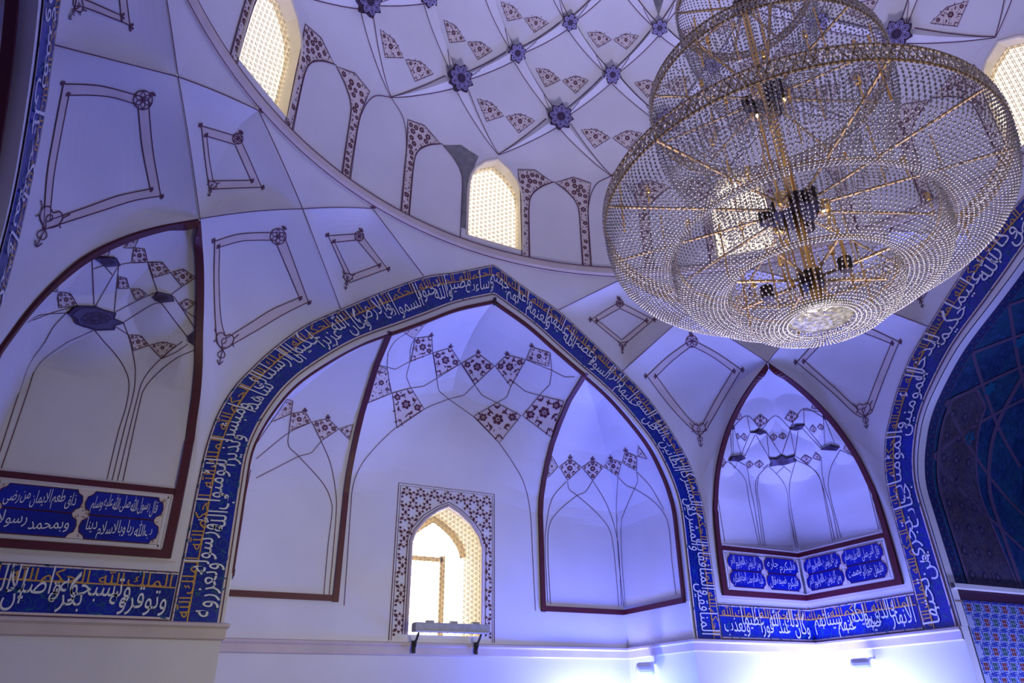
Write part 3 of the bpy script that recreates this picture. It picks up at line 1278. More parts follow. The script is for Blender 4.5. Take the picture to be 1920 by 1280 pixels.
FR_L = dict(outer=[[(118, 157), (160, 158), (200, 163), (277, 184)], [(277, 184), (286, 280), (301, 367)], [(301, 367), (250, 376), (190, 395), (80, 430)], [(80, 430), (87, 330), (100, 250), (118, 157)]],
            inner=[[(128, 178), (170, 178), (210, 182), (258, 196)], [(258, 196), (266, 275), (281, 354)], [(281, 354), (220, 367), (170, 385), (92, 412)], [(92, 412), (100, 330), (112, 260), (128, 178)]],
            ros=(267, 187, 18), foot=[(92, 410), (66, 463)], tips=[(118, 157, 113, 151), (301, 367, 308, 371), (128, 178, 124, 172), (281, 354, 287, 357)], dot=(288, 174))
FR_R = {
    'large': dict(outer=[[(1213, 705), (1250, 670), (1297, 636)], [(1297, 636), (1345, 662), (1390, 693)], [(1390, 693), (1362, 740), (1323, 808)], [(1323, 808), (1300, 806), (1255, 760), (1213, 705)]],
                  inner=[[(1231, 705), (1262, 675), (1297, 648)], [(1297, 648), (1335, 668), (1374, 696)], [(1374, 696), (1346, 742), (1316, 797)], [(1316, 797), (1302, 795), (1265, 752), (1231, 705)]],
                  ros=(1297, 640, 11), foot=[(1311, 805), (1314, 838)], tips=[(1213, 705, 1208, 705), (1390, 693, 1395, 693), (1231, 705, 1226, 705), (1374, 696, 1379, 695)], dot=(1297, 624)),
    'small': dict(outer=[[(1109, 599), (1135, 582), (1162, 566)], [(1162, 566), (1225, 599)], [(1225, 599), (1168, 648)], [(1168, 648), (1109, 599)]],
                  inner=[[(1121, 601), (1162, 578)], [(1162, 578), (1210, 601)], [(1210, 601), (1166, 637)], [(1166, 637), (1121, 601)]],
                  ros=(1162, 569, 7), foot=[(1167, 646), (1167, 663)], tips=[(1109, 599, 1104, 599), (1225, 599, 1230, 599), (1121, 601, 1117, 601), (1210, 601, 1214, 601)], dot=(1162, 557)),
    'largeB': dict(outer=[[(1494, 679), (1530, 640), (1576, 598)], [(1576, 598), (1630, 615), (1686, 641)], [(1686, 641), (1660, 705), (1634, 774)], [(1634, 774), (1610, 780), (1560, 735), (1494, 679)]],
                   inner=[[(1509, 677), (1540, 645), (1578, 611)], [(1578, 611), (1625, 626), (1671, 644)], [(1671, 644), (1648, 700), (1624, 763)], [(1624, 763), (1608, 766), (1565, 727), (1509, 677)]],
                   ros=(1577, 602, 11), foot=[(1620, 768), (1625, 803)], tips=[(1494, 679, 1489, 679), (1686, 641, 1691, 640), (1509, 677, 1504, 677), (1671, 644, 1676, 643)], dot=(1577, 588)),
}
PALEB = principled('pale_beige_paint', (0.60, 0.52, 0.52), 0.8)
FMATS = [BEIGE, LINE, PALEB]
FRG = {k: frame_mesh(v, BV['pend_left']) for k, v in FR.items()}
CANON = {k: [(-p[0], p[1], p[2]) for p in m.v] for k, m in FRG.items()}
for k in FR:
    FRG[k].build('painted_frame', FMATS, corner_obj['left'])
frame_mesh(FR_L, BV['pend_left']).build('painted_frame', FMATS, corner_obj['left'])
for k in FR_R:
    frame_mesh(FR_R[k], BV['pend_right']).build('painted_frame', FMATS, corner_obj['right'])
for cn, k, sw in (('left', 'small', 1), ('right', 'small', 1), ('right', 'middle', 0)):
    T = CORN[cn]
    mb = MB()
    mb.v = [tuple(T(SWAP(p) if sw else p)) for p in CANON[k]]
    mb.f = FRG[k].f
    mb.m = FRG[k].m
    mb.build('painted_frame', FMATS, corner_obj[cn])

# painted seams between the pendentive facets and beside the bands


def seam(mb, A, T, n=0.011, wid=0.010):
    q = []
    for p in resample(A, 60):
        p = T(p)
        c = Vector((0, 0, 2.5))-p
        q.append((p, c.normalized()))
    ribbon(mb, q, wid, n)


for cn in ('left', 'right'):
    mb = MB()
    for sw in (0, 1):
        T = (lambda p, T=CORN[cn], sw=sw: T(SWAP(p) if sw else p))
        seam(mb, L02, T)
        seam(mb, L12, T)
        seam(mb, L24, T)
        seam(mb, bowed(V2, V3, 0), T)
        seam(mb, bowed(V4, V5, 0), T)
        seam(mb, ECV, T, wid=0.010)
        for p in (V4,):
            p = np.array(p)
            for d in ((0, 0, .05), (.035, 0, .01), (-.035, 0, .01)):
                seam(mb, [p-np.array([0, 0.02, 0.0]), p-np.array([0, 0.02, 0.0])+np.array(d)], T, wid=0.02)
    p = np.array(V1)
    for d in ((0, 0, .05), (.025, -.025, .01), (-.025, .025, .01)):
        seam(mb, [p-.02, p-.02+np.array(d)], CORN[cn], wid=0.02)
    mb.build('painted_line_work', LINE, corner_obj[cn])

# ------------------------------------------------------------------ corner niches: maroon frames, net vault, lettered panels


def bar_along(mb, A, nrm, w, d, mi=0):
    """Flat moulding of width w and depth d following points A; nrm(i) is the facing normal, width grows to the left of travel."""
    G = []
    k = len(A)
    for i in range(k):
        t = (Vector(A[min(k-1, i+1)])-Vector(A[max(0, i-1)])).normalized()
        n = nrm(i)
        s = t.cross(n).normalized()
        p = Vector(A[i])
        G.append([p, p+n*d, p+s*w+n*d, p+s*w])
    mb.grid(G, mi)


NW, ND = 0.075, 0.035
for cn in ('left', 'right'):
    T0 = CORN[cn]
    lab = 'maroon pointed frame of the dim corner niche at left' if cn == 'left' else 'maroon pointed frame of the corner niche right of the front arch'
    root = thing('niche_frame', T0((4.9, 4.9, 1.3)), lab, 'frame')
    for sw in (0, 1):
        T = (lambda p, sw=sw: T0(SWAP(p) if sw else p))
        # curved stile: width runs from the niche edge into the niche
        mb = MB()
        G = []
        for p in ECV[::2]:
            z = p[2]
            m = niche_m(z)
            d = np.array([m, m, z])-p
            d /= np.linalg.norm(d)+1e-9
            into = np.array([d[0], d[1], 0])
            if z > 4.2:
                into = into*(1-(z-4.2)/.23)+np.array([0, 0, -1])*(z-4.2)/.23
            into /= np.linalg.norm(into)
            out = np.array([-(p[0]+p[1])/2*0+0, -1.0, 0]) if z < 2.5 else np.array([-0.35, -0.85, -0.4])
            out /= np.linalg.norm(out)
            G.append([T(p), T(p+out*ND), T(p+out*ND+into*NW), T(p+into*NW)])
        mb.grid(G)
        mb.build('side_moulding', MAROON, root)
        mb = MB()
        for z0, z1 in ((1.36, 1.43), (1.955, 2.02)):
            mb.grid([[T((x, 5-ND, z0)), T((x, 5-ND, z1)), T((x, 5.02, z1))] for x in (3.42, 5-ND)])
            mb.grid([[T((x, 5-ND, z0)), T((x, 5.05, z0))] for x in (3.42, 5-ND)])
        mb.build('cross_rail', MAROON, root)
        mb = MB()
        for pts in ([(3.36, 4.985, 1.33), (4.99, 4.985, 1.33)], [(3.50, 4.955, 1.44), (4.96, 4.955, 1.44)], [(3.50, 4.955, 1.95), (4.96, 4.955, 1.95)], [(3.5, 4.955, 2.03), (4.96, 4.955, 2.03)], [(3.50, 4.955, 1.44), (3.50, 4.955, 1.95)]):
            ribbon(mb, [(T(p), T((0, -1, 0))) for p in pts], 0.014, 0.004, 0)
        mb.build('thin_bead', PALEB, root)

# the net vault of the left niche is traced; the right niche repeats it mirrored
NT = BV['niche_left']
N_LINES = [
    [(231, 604), (283, 572), (302, 567)], [(215, 585), (262, 561), (294, 547)], [(302, 567), (327, 600), (352, 632)], [(325, 555), (348, 588), (367, 618)],
    [(222, 496), (246, 492), (276, 491), (305, 491)], [(276, 491), (286, 520), (295, 546)], [(222, 497), (214, 584)], [(221, 499), (179, 573)], [(321, 552), (341, 537), (366, 520)],
    [(195, 640), (215, 662), (232, 687), (242, 717), (237, 760), (222, 810), (200, 901)], [(231, 604), (244, 640), (252, 677), (254, 702), (250, 740), (232, 810), (210, 902)],
    [(127, 640), (85, 670), (65, 695), (50, 740), (2, 880)], [(84, 640), (55, 682), (37, 732), (0, 847)], [(367, 655), (330, 672), (295, 700), (272, 727), (262, 757), (230, 904)],
    [(342, 640), (302, 672), (270, 710), (255, 757), (220, 902)], [(177, 618), (195, 640)], [(177, 618), (127, 640)], [(124, 586), (100, 612), (84, 640)], [(352, 645), (330, 660), (304, 672)], [(250, 657), (280, 647)],
    [(212, 609), (240, 627)], [(347, 582), (367, 596)]]
N_DIA = [[(250, 464), (270, 466), (276, 491), (246, 492)], [(278, 492), (304, 491), (319, 511), (287, 520)], [(320, 511), (344, 504), (366, 520), (341, 537)], [(231, 464), (252, 441), (261, 442), (251, 464)],
         [(222, 517), (236, 521), (242, 540), (221, 540)], [(245, 541), (261, 541), (276, 551), (255, 562)], [(335, 569), (350, 560), (367, 567), (347, 582)],
         [(241, 627), (265, 629), (279, 647), (250, 657)], [(280, 647), (306, 641), (330, 647), (304, 672)]]
N_STAR_MID = [(124, 586), (136, 575), (147, 572), (179, 573), (195, 580), (215, 585), (212, 595), (231, 604), (214, 609), (212, 617), (177, 617), (160, 612), (140, 605), (136, 595)]
N_STARS = [[(286, 556), (295, 546), (321, 552), (325, 564), (302, 567), (290, 562)], [(351, 631), (367, 619), (368, 650), (354, 641)]]


fm_of = lambda tree: (lambda x, y: hit(tree, (x, y)))


def flat_star(poly, fm, seg=9, lift=0.03):
    mb = MB()
    cx, cy = sum(p[0] for p in poly)/len(poly), sum(p[1] for p in poly)/len(poly)
    sc = lambda k: [(cx+(x-cx)*k, cy+(y-cy)*k) for x, y in poly]
    fill(mb, poly, fm, seg, lift, 0)
    fill(mb, sc(0.84), fm, seg, lift+0.004, 1)
    rx = (max(p[0] for p in poly)-cx)*0.62
    ry = (max(p[1] for p in poly)-cy)*0.62
    for k in range(8):
        a = k*PI/4
        q = [fm(cx+rx*0.5*math.cos(a)+rx*.3*math.cos(t), cy+ry*0.5*math.sin(a)+ry*.3*math.sin(t)) for t in np.linspace(0, 2*PI, 9)]
        ribbon(mb, [h for h in q if h], 0.010, lift+0.008, 0)
    P = [fm(*p) for p in poly]
    if all(P):
        vs = [h[0]+h[1]*lift for h in P]+[h[0] for h in P]
        n = len(P)
        mb.add(vs, [(i, (i+1) % n, n+(i+1) % n, n+i) for i in range(n)], 0)
    return mb


RZ = lambda pts: [(1330+x/3.458, 670+y/3.458) for x, y in pts]
R_LINES = [RZ(l) for l in (
    [(50, 760), (50, 870), (68, 1000), (100, 1195)], [(55, 750), (85, 700), (120, 675)], [(120, 675), (170, 715), (225, 780), (245, 840), (255, 920), (320, 1215)],
    [(240, 690), (255, 780), (270, 870), (290, 960), (332, 1215)], [(348, 1222), (310, 940), (298, 830), (310, 780), (340, 740), (380, 702)], [(362, 1222), (322, 940), (308, 850), (320, 775)],
    [(380, 702), (450, 770), (495, 840), (510, 900), (520, 1000), (560, 1240)], [(578, 1240), (535, 1000), (520, 880), (525, 800), (545, 720), (560, 670)],
    [(560, 665), (640, 700), (700, 750), (730, 820), (745, 900), (800, 1190)], [(560, 640), (610, 675), (680, 730), (720, 790), (745, 870), (760, 930), (815, 1185)],
    [(855, 1172), (800, 960), (775, 850), (775, 780), (795, 700), (850, 600)], [(838, 1178), (790, 960), (755, 860), (735, 760), (725, 640)], [(850, 600), (940, 645), (985, 720), (1020, 770)],
    [(1015, 770), (1100, 1118)], [(1040, 810), (1112, 1115)], [(385, 690), (345, 720)], [(430, 755), (485, 705)], [(485, 705), (530, 745)],
    [(160, 445), (245, 378), (330, 465)], [(245, 378), (265, 483)], [(340, 465), (428, 378), (525, 460)], [(520, 460), (612, 333), (735, 385)], [(612, 333), (615, 432)], [(612, 340), (725, 352)],
    [(295, 500), (230, 640)], [(262, 490), (205, 633)], [(300, 500), (388, 650)], [(372, 487), (388, 650)], [(372, 487), (465, 632)], [(525, 470), (470, 632)], [(525, 470), (555, 632)],
    [(578, 465), (555, 632)], [(595, 450), (725, 590)], [(620, 440), (740, 590)], [(740, 395), (752, 575)], [(748, 395), (815, 560)], [(135, 470), (145, 640)], [(160, 465), (205, 633)], [(150, 470), (155, 635)],
    [(130, 670), (165, 720)], [(180, 672), (165, 720)], [(180, 672), (235, 700)])]
R_DIA = [RZ(l) for l in (
    [(328, 370), (382, 408), (328, 450), (285, 410)], [(528, 345), (580, 380), (540, 420), (490, 395)], [(180, 490), (200, 515), (185, 530), (172, 515)], [(222, 490), (245, 515), (230, 540), (203, 515)],
    [(415, 493), (440, 515), (418, 540), (395, 515)], [(475, 488), (500, 510), (480, 530), (448, 515)], [(670, 435), (695, 465), (680, 485), (650, 465)], [(720, 430), (740, 450), (735, 470), (700, 452)],
    [(88, 650), (105, 675), (85, 715), (75, 680)], [(262, 670), (285, 692), (252, 720), (238, 690)], [(325, 665), (350, 690), (325, 715), (290, 692)], [(622, 630), (665, 655), (640, 690), (592, 655)],
    [(690, 615), (720, 640), (722, 668), (670, 650)], [(885, 565), (915, 595), (935, 635), (872, 592)], [(190, 345), (212, 395), (175, 405)], [(675, 300), (715, 335), (662, 330)])]
R_STARS = [RZ(l) for l in (
    [(122, 668), (140, 640), (205, 633), (230, 650), (180, 672)], [(386, 652), (430, 652), (470, 632), (500, 645), (555, 632), (548, 655), (566, 665), (530, 675), (480, 690), (440, 690), (388, 700), (398, 676)],
    [(262, 483), (300, 476), (318, 462), (340, 470), (372, 485), (345, 487), (320, 497), (300, 484)], [(520, 460), (545, 450), (560, 435), (620, 432), (600, 458), (565, 466)], [(725, 593), (790, 563), (848, 580), (830, 600)],
    [(140, 440), (160, 440), (158, 465), (140, 465)], [(735, 375), (765, 375), (765, 400), (742, 395)])]
N_DIA += [[(86, 544), (107, 521), (107, 545)], [(107, 546), (131, 549), (144, 572), (110, 576)], [(185, 479), (197, 460), (207, 461), (202, 480)]]
N_LINES += [[(172, 485), (176, 571)], [(86, 544), (107, 546)], [(124, 586), (75, 590), (50, 605)], [(136, 575), (100, 585), (60, 600)], [(195, 497), (210, 515)], [(174, 504), (194, 497)]]
N_STARS += [[(172, 482), (195, 480), (215, 481), (222, 496), (195, 498), (185, 490)], N_STAR_MID]
rf = random.Random(5)
for cn, LN, DI, ST in (('left', N_LINES, N_DIA, N_STARS), ('right', R_LINES, R_DIA, R_STARS)):
    tree = BV['niche_'+cn]
    mb = MB()
    for l in LN:
        ribbon(mb, px_path(tree, l, 5, curve=len(l) > 2), 0.008, 0.006)
    mb.build('painted_line_work', LINE, niche_obj[cn])
    for d in DI:
        floral(d, fm_of(tree), 5, rf, 9 if cn == 'left' else 5, 'floral_diamond', niche_obj[cn], central=True, lw=0.009)
    for st in ST:
        flat_star(st, fm_of(tree), 8 if cn == 'left' else 5).build('star_boss', [STARD, STARB], niche_obj[cn])


# lettered panels under the niches
def cartouche(x0, x1, y0, y1):
    r = (y1-y0)*0.5
    ym = (y0+y1)/2
    pts = []
    for sx, xe in ((1, x1), (-1, x0)):
        seq = [(-r*0.55, r), (-r*0.45, r*0.72), (-r*0.1, r*0.5), (0, 0), (-r*0.1, -r*0.5), (-r*0.45, -r*0.72), (-r*0.55, -r)]
        if sx < 0:
            seq = seq[::-1]
        pts += [(xe+sx*a, ym+b) for a, b in seq]
    return pts


def plaque(root_label, fmap, Lx, rows, group=None):
    """Lettered tile panel, Lx wide (left to right as read), two rows of two cartouches."""
    H = 0.44
    root = thing('calligraphy_plaque', fmap(Lx/2, 0)[0], root_label, 'plaque')
    mb = MB()
    mb.grid([[fmap(x, y)[0]+fmap(x, y)[1]*0.012 for y in (0, H)] for x in (0, Lx)])
    for a, b in (((0, 0), (Lx, 0)), ((Lx, 0), (Lx, H)), ((Lx, H), (0, H)), ((0, H), (0, 0))):
        mb.grid([[fmap(*a)[0], fmap(*a)[0]+fmap(*a)[1]*0.012], [fmap(*b)[0], fmap(*b)[0]+fmap(*b)[1]*0.012]])
    rr = random.Random(11)
    for _ in range(260):
        x, y = rr.uniform(.02, Lx-.02), rr.uniform(.02, H-.02)
        r = rr.uniform(.008, .016)
        a = rr.uniform(0, 6)
        ribbon(mb, [fmap(x+r*(1-t/7)*math.cos(a+t), y+r*(1-t/7)*math.sin(a+t)) for t in np.linspace(0, 4.5, 7)], 0.005, 0.014, 1)
    mb.build('ornament_ground', [BEIGE, FLOR], root)
    xm = Lx/2
    for r, row in enumerate(rows):
        y1 = H-r*H/2
        y0 = y1-H/2
        for c, txt in enumerate(row):
            x0, x1 = ((xm+0.012, Lx-0.012) if c == 0 else (0.012, xm-0.012))
            mbc, mbl = MB(), MB()
            poly = cartouche(x0, x1, y0+0.002, y1-0.002)
            fill(mbc, poly, fmap, 5, 0.016, 0)
            ribbon(mbc, [fmap(*p) for p in poly], 0.008, 0.018, 1, closed=True)
            letter(mbl, txt, fmap, x0+0.05, x1-0.05, y0+0.066, 0.148, 0.022, ymax=y1-0.012, ymin=y0+0.012, stretch=1.25, rows=(0.0, 0.16), tuck=0.0, slope=0.08)
            o = mbc.build('blue_cartouche', [BLUET, MAROON], root)
            mbl.build('white_lettering', WHITET, o)
    # grey rebated border round the panel
    mb = MB()
    for a, b in (((-.018, -.018), (Lx+.018, -.018)), ((Lx+.018, -.018), (Lx+.018, H+.018)), ((Lx+.018, H+.018), (-.018, H+.018)), ((-.018, H+.018), (-.018, -.018))):
        ribbon(mb, [fmap(*a), fmap(*b)], 0.030, 0.006)
    for a in ((-.018, -.018), (Lx+.018, -.018), (Lx+.018, H+.018), (-.018, H+.018)):
        q = [fmap(a[0]+dx, a[1]+dy) for dx, dy in ((-.015, -.015), (.015, -.015), (.015, .015), (-.015, .015))]
        mb.add([h[0]+h[1]*.0055 for h in q], [(0, 1, 2, 3)])
    mb.build('rebated_border', PLASTER, root)
    return root


PL = 1.36
yq = 4.972
ZP = 1.475
plaque('blue lettered panel in the dim left niche, on the front wall side', lambda x, y: (Vector((-4.905+x, yq, ZP+y)), Vector((0, -1, 0))), PL,
       [['قال رسول الله صلى الله عليه وسلم', 'ذاق طعم الايمان من رضي'], ['بالله ربا وبالاسلام دينا', 'وبمحمد رسولا']])
plaque('left of two blue lettered panels in the corner niche right of the front arch', lambda x, y: (Vector((3.545+x, yq, ZP+y)), Vector((0, -1, 0))), PL,
       [['فليكرم جاره', 'ومن كان يؤمن بالله واليوم الاخر'], ['فليكرم ضيفه قال', 'عليه السلام حفت الجنة بالمكاره']])
plaque('right of two blue lettered panels in the corner niche beside the mosaic arch', lambda x, y: (Vector((yq, 4.905-x, ZP+y)), Vector((-1, 0, 0))), PL,
       [['قال النبي صلى الله عليه وسلم', 'من كان يؤمن بالله واليوم الاخر'], ['فليقل خيرا او ليصمت', 'ومن كان يؤمن بالله واليوم الاخر']])

# ------------------------------------------------------------------ painting of the front arched recess
FT, FL_, FRT = BV['bay_front'], BV['side_front_-1'], BV['side_front_1']


def combo(*trees):
    def f(x, y):
        d = px_ray((x, y))
        best = None
        for t in trees:
            loc, n, i, dist = t.ray_cast(EYE, d)
            if loc is not None and (best is None or dist < best[2]):
                best = (loc, n if n.dot(d) < 0 else -n, dist)
        return best[:2] if best else None
    return f


ALLF = combo(FT, FL_, FRT)
front_recess = bpy.data.objects['wall_recess_front']


def path_f(fm, pts, step=6, curve=True):
    L = sum(math.dist(a, b) for a, b in zip(pts[:-1], pts[1:]))
    n = max(3, int(L/step))
    q = spline(pts, n) if (curve and len(pts) > 2) else resample(pts, n)
    return [h for h in (fm(*p) for p in q) if h]


C_LINES = [([(710, 684), (741, 692), (765, 679), (811, 661)], 0), ([(772, 667), (761, 705), (770, 727)], 0), ([(727, 662), (726, 692), (734, 736)], 1),
           ([(687, 756), (734, 737), (770, 727), (794, 724), (819, 709), (864, 681)], 0), ([(811, 661), (819, 709), (822, 732), (841, 748), (887, 780), (936, 830)], 0),
           ([(841, 748), (795, 767), (742, 802), (705, 837), (677, 872), (662, 910), (657, 960), (653, 1020), (645, 1135)], 1), ([(936, 830), (960, 865), (982, 905), (994, 960), (999, 1050), (1004, 1145)], 1),
           ([(864, 681), (890, 721), (904, 741), (932, 755), (977, 779)], 0), ([(840, 748), (870, 741), (890, 721), (927, 686)], 0), ([(932, 755), (951, 744), (958, 724), (986, 674)], 0),
           ([(958, 712), (986, 734), (1012, 741)], 0), ([(1012, 740), (1031, 721), (1035, 695), (1032, 661)], 0), ([(986, 674), (1035, 694), (1060, 707), (1078, 706)], 0), ([(740, 620), (765, 612), (800, 606)], 1),
           ([(932, 755), (889, 780)], 0), ([(727, 662), (740, 640), (768, 620)], 1), ([(778, 633), (770, 650), (768, 676)], 1)]
C_DIA = [[(778, 633), (809, 630), (811, 661), (770, 676)], [(812, 661), (845, 651), (864, 681), (819, 705)], [(866, 681), (897, 662), (927, 686), (891, 720)], [(929, 686), (951, 665), (986, 674), (958, 724)],
         [(987, 673), (997, 650), (1032, 661), (1029, 686)], [(709, 685), (726, 692), (732, 737), (690, 754)], [(735, 736), (770, 727), (795, 767), (744, 802)], [(889, 780), (932, 755), (977, 779), (936, 830)],
         [(980, 779), (1012, 741), (1057, 752), (1034, 819)], [(757, 622), (790, 608), (797, 606), (775, 634)]]
SL_LINES = [([(480, 860), (540, 812), (582, 792)], 1), ([(480, 896), (560, 855), (584, 849), (602, 827)], 0), ([(542, 806), (541, 835), (560, 855), (605, 905), (621, 940), (622, 965), (615, 1022), (607, 1114)], 1),
            ([(602, 826), (620, 870), (630, 927), (630, 965), (624, 1040), (617, 1114)], 1), ([(480, 832), (508, 791), (537, 748)], 1), ([(470, 880), (460, 930), (452, 985), (436, 1085)], 1)]
SL_DIA = [[(546, 775), (572, 771), (584, 791), (542, 806)], [(585, 791), (615, 784), (635, 804), (602, 826)], [(636, 804), (662, 795), (655, 824)], [(549, 751), (546, 775), (508, 791), (537, 748)]]
SR_LINES = [([(1064, 902), (1067, 917), (1082, 929), (1117, 960), (1142, 992), (1151, 1035), (1160, 1137)], 1), ([(1062, 902), (1035, 935), (1024, 987), (1022, 1030), (1027, 1130)], 1),
            ([(1111, 901), (1097, 922), (1080, 930), (1045, 960), (1030, 985), (1027, 1030), (1032, 1133)], 1), ([(1111, 901), (1132, 935), (1145, 965), (1155, 1000), (1160, 1035), (1165, 1135)], 1),
            ([(1159, 893), (1156, 960), (1159, 1040), (1169, 1136)], 1), ([(1159, 894), (1175, 910), (1190, 916), (1220, 935), (1242, 958), (1254, 987), (1261, 1060), (1268, 1115)], 1),
            ([(1194, 884), (1196, 902), (1190, 916), (1171, 960), (1165, 985), (1167, 1060), (1173, 1132)], 1), ([(1195, 885), (1220, 912), (1245, 955)], 1)]
SR_DIA = [[(1035, 855), (1046, 875), (1027, 895), (1029, 870)], [(1069, 859), (1090, 876), (1064, 900), (1049, 875)], [(1111, 862), (1131, 875), (1111, 900), (1091, 876)], [(1145, 860), (1166, 867), (1159, 892), (1132, 875)],
          [(1173, 846), (1195, 856), (1194, 882), (1167, 867)], [(1197, 835), (1214, 860), (1196, 855)]]
rf = random.Random(9)
mb = MB()
for l, c in C_LINES+SL_LINES+SR_LINES:
    ribbon(mb, path_f(ALLF, l, 6, bool(c)), 0.009, 0.006)
# little finials on top of the diamonds
for d in C_DIA[:5]+SL_DIA[:2]+SR_DIA[1:5]:
    t = min(d, key=lambda p: p[1])
    for dx, dy in ((0, -7), (-4, -3), (4, -3)):
        ribbon(mb, path_f(ALLF, [t, (t[0]+dx, t[1]+dy)], 3, False), 0.022, 0.008)
mb.build('painted_line_work', LINE, front_recess)
for d in C_DIA+SL_DIA+SR_DIA:
    floral(d, ALLF, 5, rf, 10, 'floral_diamond', front_recess, central=True, lw=0.010)

# maroon mouldings framing the corner bays of the recess
for sg in (-1, 1):
    root = thing('recess_frame', (sg*2.1, 6.3, 1.2), 'maroon frame of the narrow bay %s of the lattice window inside the front arch' % ('left' if sg < 0 else 'right'), 'frame')
    mb = MB()
    G = []
    zt = arch_z(XB)
    for z in np.concatenate([np.linspace(1.25, 2.6, 10), np.linspace(2.6, zt, 40)[1:]]):
        y = bar_y(z) if z < zt else 5.0
        G.append([(sg*(XB-.008), y-.002, z-0.0), (sg*(XB-.008), y-.035, z-.012), (sg*(XB+.062), y-.035, z-.012), (sg*(XB+.062), y+.02, z)])
    mb.grid(G)
    mb.build('side_moulding', MAROON, root)
    mb = MB()
    mb.grid([[(sg*XB, WB-.003, 1.25), (sg*XB, WB-.03, 1.25), (sg*XB, WB-.03, 1.32), (sg*XB, WB-.003, 1.32)], [(sg*(HJ-.03), WB-.003, 1.25), (sg*(HJ-.03), WB-.03, 1.25), (sg*(HJ-.03), WB-.03, 1.32), (sg*(HJ-.03), WB-.003, 1.32)],
             [(sg*(HJ-.003), 5.08, 1.25), (sg*(HJ-.03), 5.08, 1.25), (sg*(HJ-.03), 5.08, 1.32), (sg*(HJ-.003), 5.08, 1.32)]])
    mb.build('bottom_rail', MAROON, root)
    mb = MB()
    G = []
    for z in np.linspace(1.25, zt, 60):
        x = arch_x(z)
        k = 0.05*(1-max(0, (z-2.6)/(zt-2.6)))+.012
        G.append([(sg*(x-.004), 5.005+k, z), (sg*(x-.03), 5.005+k, z), (sg*(x-.03), 5.06+k, z), (sg*(x-.004), 5.06+k, z)])
    mb.grid(G)
    mb.build('jamb_moulding', MAROON, root)
mb = MB()
G = []
for i in range(0, len(OPEN)):
    x, z = OPEN[i]
    if z > zt-.02:
        G.append((x, z))
for sg in (-1, 1):
    mb.grid([[(sg*x, 5.0, z), (sg*x, 4.985, z-.0), (sg*x, 4.985, z-.045), (sg*x, 5.03, z-.045)] for x, z in G])
mb.build('arch_edge_moulding', MAROON, wall_obj['front'])

# painted frame round the lattice window: interlaced star pattern
mb = MB()
px0, px1, pz0, pz1 = -.74, .70, .83, 2.81
fy = lambda x, z: (Vector((x, WB, z)), Vector((0, -1, 0)))
for i, (a, wd) in enumerate(((0.0, .012), (0.03, .008))):
    ribbon(mb, [fy(px0+a, pz0), fy(px0+a, pz1-a), fy(px1-a, pz1-a), fy(px1-a, pz0)], wd, .005, 1)
for i, k in enumerate((1.07, 1.13)):
    ribbon(mb, [fy(x*k*(1 if i == 0 else 1.0), (z-.9)*(1.0+.02*(i+1))+.9) for x, z in WIN], .010, .006, 1)
ins = lambda x, z: abs(x) < .57 and z < (2.06 if abs(x) > .5 else 2.64-1.15*abs(x)**1.6)
Lh = 0.20
rh = 0.056
for iy in range(-1, 14):
    for ix in range(-6, 7):
        cx, cz = ix*Lh*1.0+(Lh/2 if iy % 2 else 0)-.02, .86+iy*Lh*.866
        # ring of small pale hexagons and maroon triangles round each large hexagon
        for k in range(6):
            a = PI/6+k*PI/3
            hx, hz = cx+Lh/math.sqrt(3)*math.cos(a), cz+Lh/math.sqrt(3)*math.sin(a)
            ok = px0+.06 < hx < px1-.06 and pz0+.03 < hz < pz1-.06 and not ins(hx, hz) and k < 2
            if ok:
                mb.add([fy(hx+rh*.66*math.cos(t), hz+rh*.66*math.sin(t))[0]-Vector((0, .006, 0)) for t in np.linspace(0, 2*PI, 6, endpoint=False)], [tuple(range(6))], 2)
            for m in range(3):
                t = a+m*2*PI/3+PI/3
                qx, qz = hx+rh*.83*math.cos(t), hz+rh*.83*math.sin(t)
                if k < 2 and px0+.045 < qx < px1-.045 and pz0 < qz < pz1-.045 and not ins(qx, qz):
                    mb.add([fy(qx+.025*math.cos(u+t), qz+.025*math.sin(u+t))[0]-Vector((0, .008, 0)) for u in (0, 2.094, 4.189)], [(0, 1, 2)], 0)
                t2 = a+m*2*PI/3
                qx, qz = hx+rh*.83*math.cos(t2), hz+rh*.83*math.sin(t2)
                if k < 2 and px0+.045 < qx < px1-.045 and pz0 < qz < pz1-.045 and not ins(qx, qz):
                    mb.add([fy(qx+.025*math.cos(u+t2+PI), qz+.025*math.sin(u+t2+PI))[0]-Vector((0, .008, 0)) for u in (0, 2.094, 4.189)], [(0, 1, 2)], 0)
mb.build('painted_window_border', [FLOR, LINE, BEIGE], front_recess)

# ------------------------------------------------------------------ painting of the dome


def rib2(mb, pts, wid=0.012, lift=0.014, mi=0, step=0.35, curve=False):
    """Stroke through (bearing, height) points on the dome."""
    if curve:
        q = spline(pts, max(4, int(sum(math.hypot((b[0]-a[0])*.085, b[1]-a[1]) for a, b in zip(pts[:-1], pts[1:]))/0.05)))
    else:
        q = []
        for a, b in zip(pts[:-1], pts[1:]):
            k = max(1, int(math.hypot((b[0]-a[0])*.085, b[1]-a[1])/0.04))
            q += [(a[0]+(b[0]-a[0])*i/k, a[1]+(b[1]-a[1])*i/k) for i in range(k)]
        q.append(pts[-1])
    ribbon(mb, [dm(*p) for p in q], wid, lift, mi)


def px_of(p):
    d = Vector(p)-EYE
    z = d.dot(fwd)
    if z < 0.1:
        return (-9999, -9999)
    return (PPX+F_PX*d.dot(RGT)/z, PPY-F_PX*d.dot(UPV)/z)


def in_frame(p, m=60):
    x, y = px_of(p)
    return -m < x < 1920+m and -m < y < 1280+m


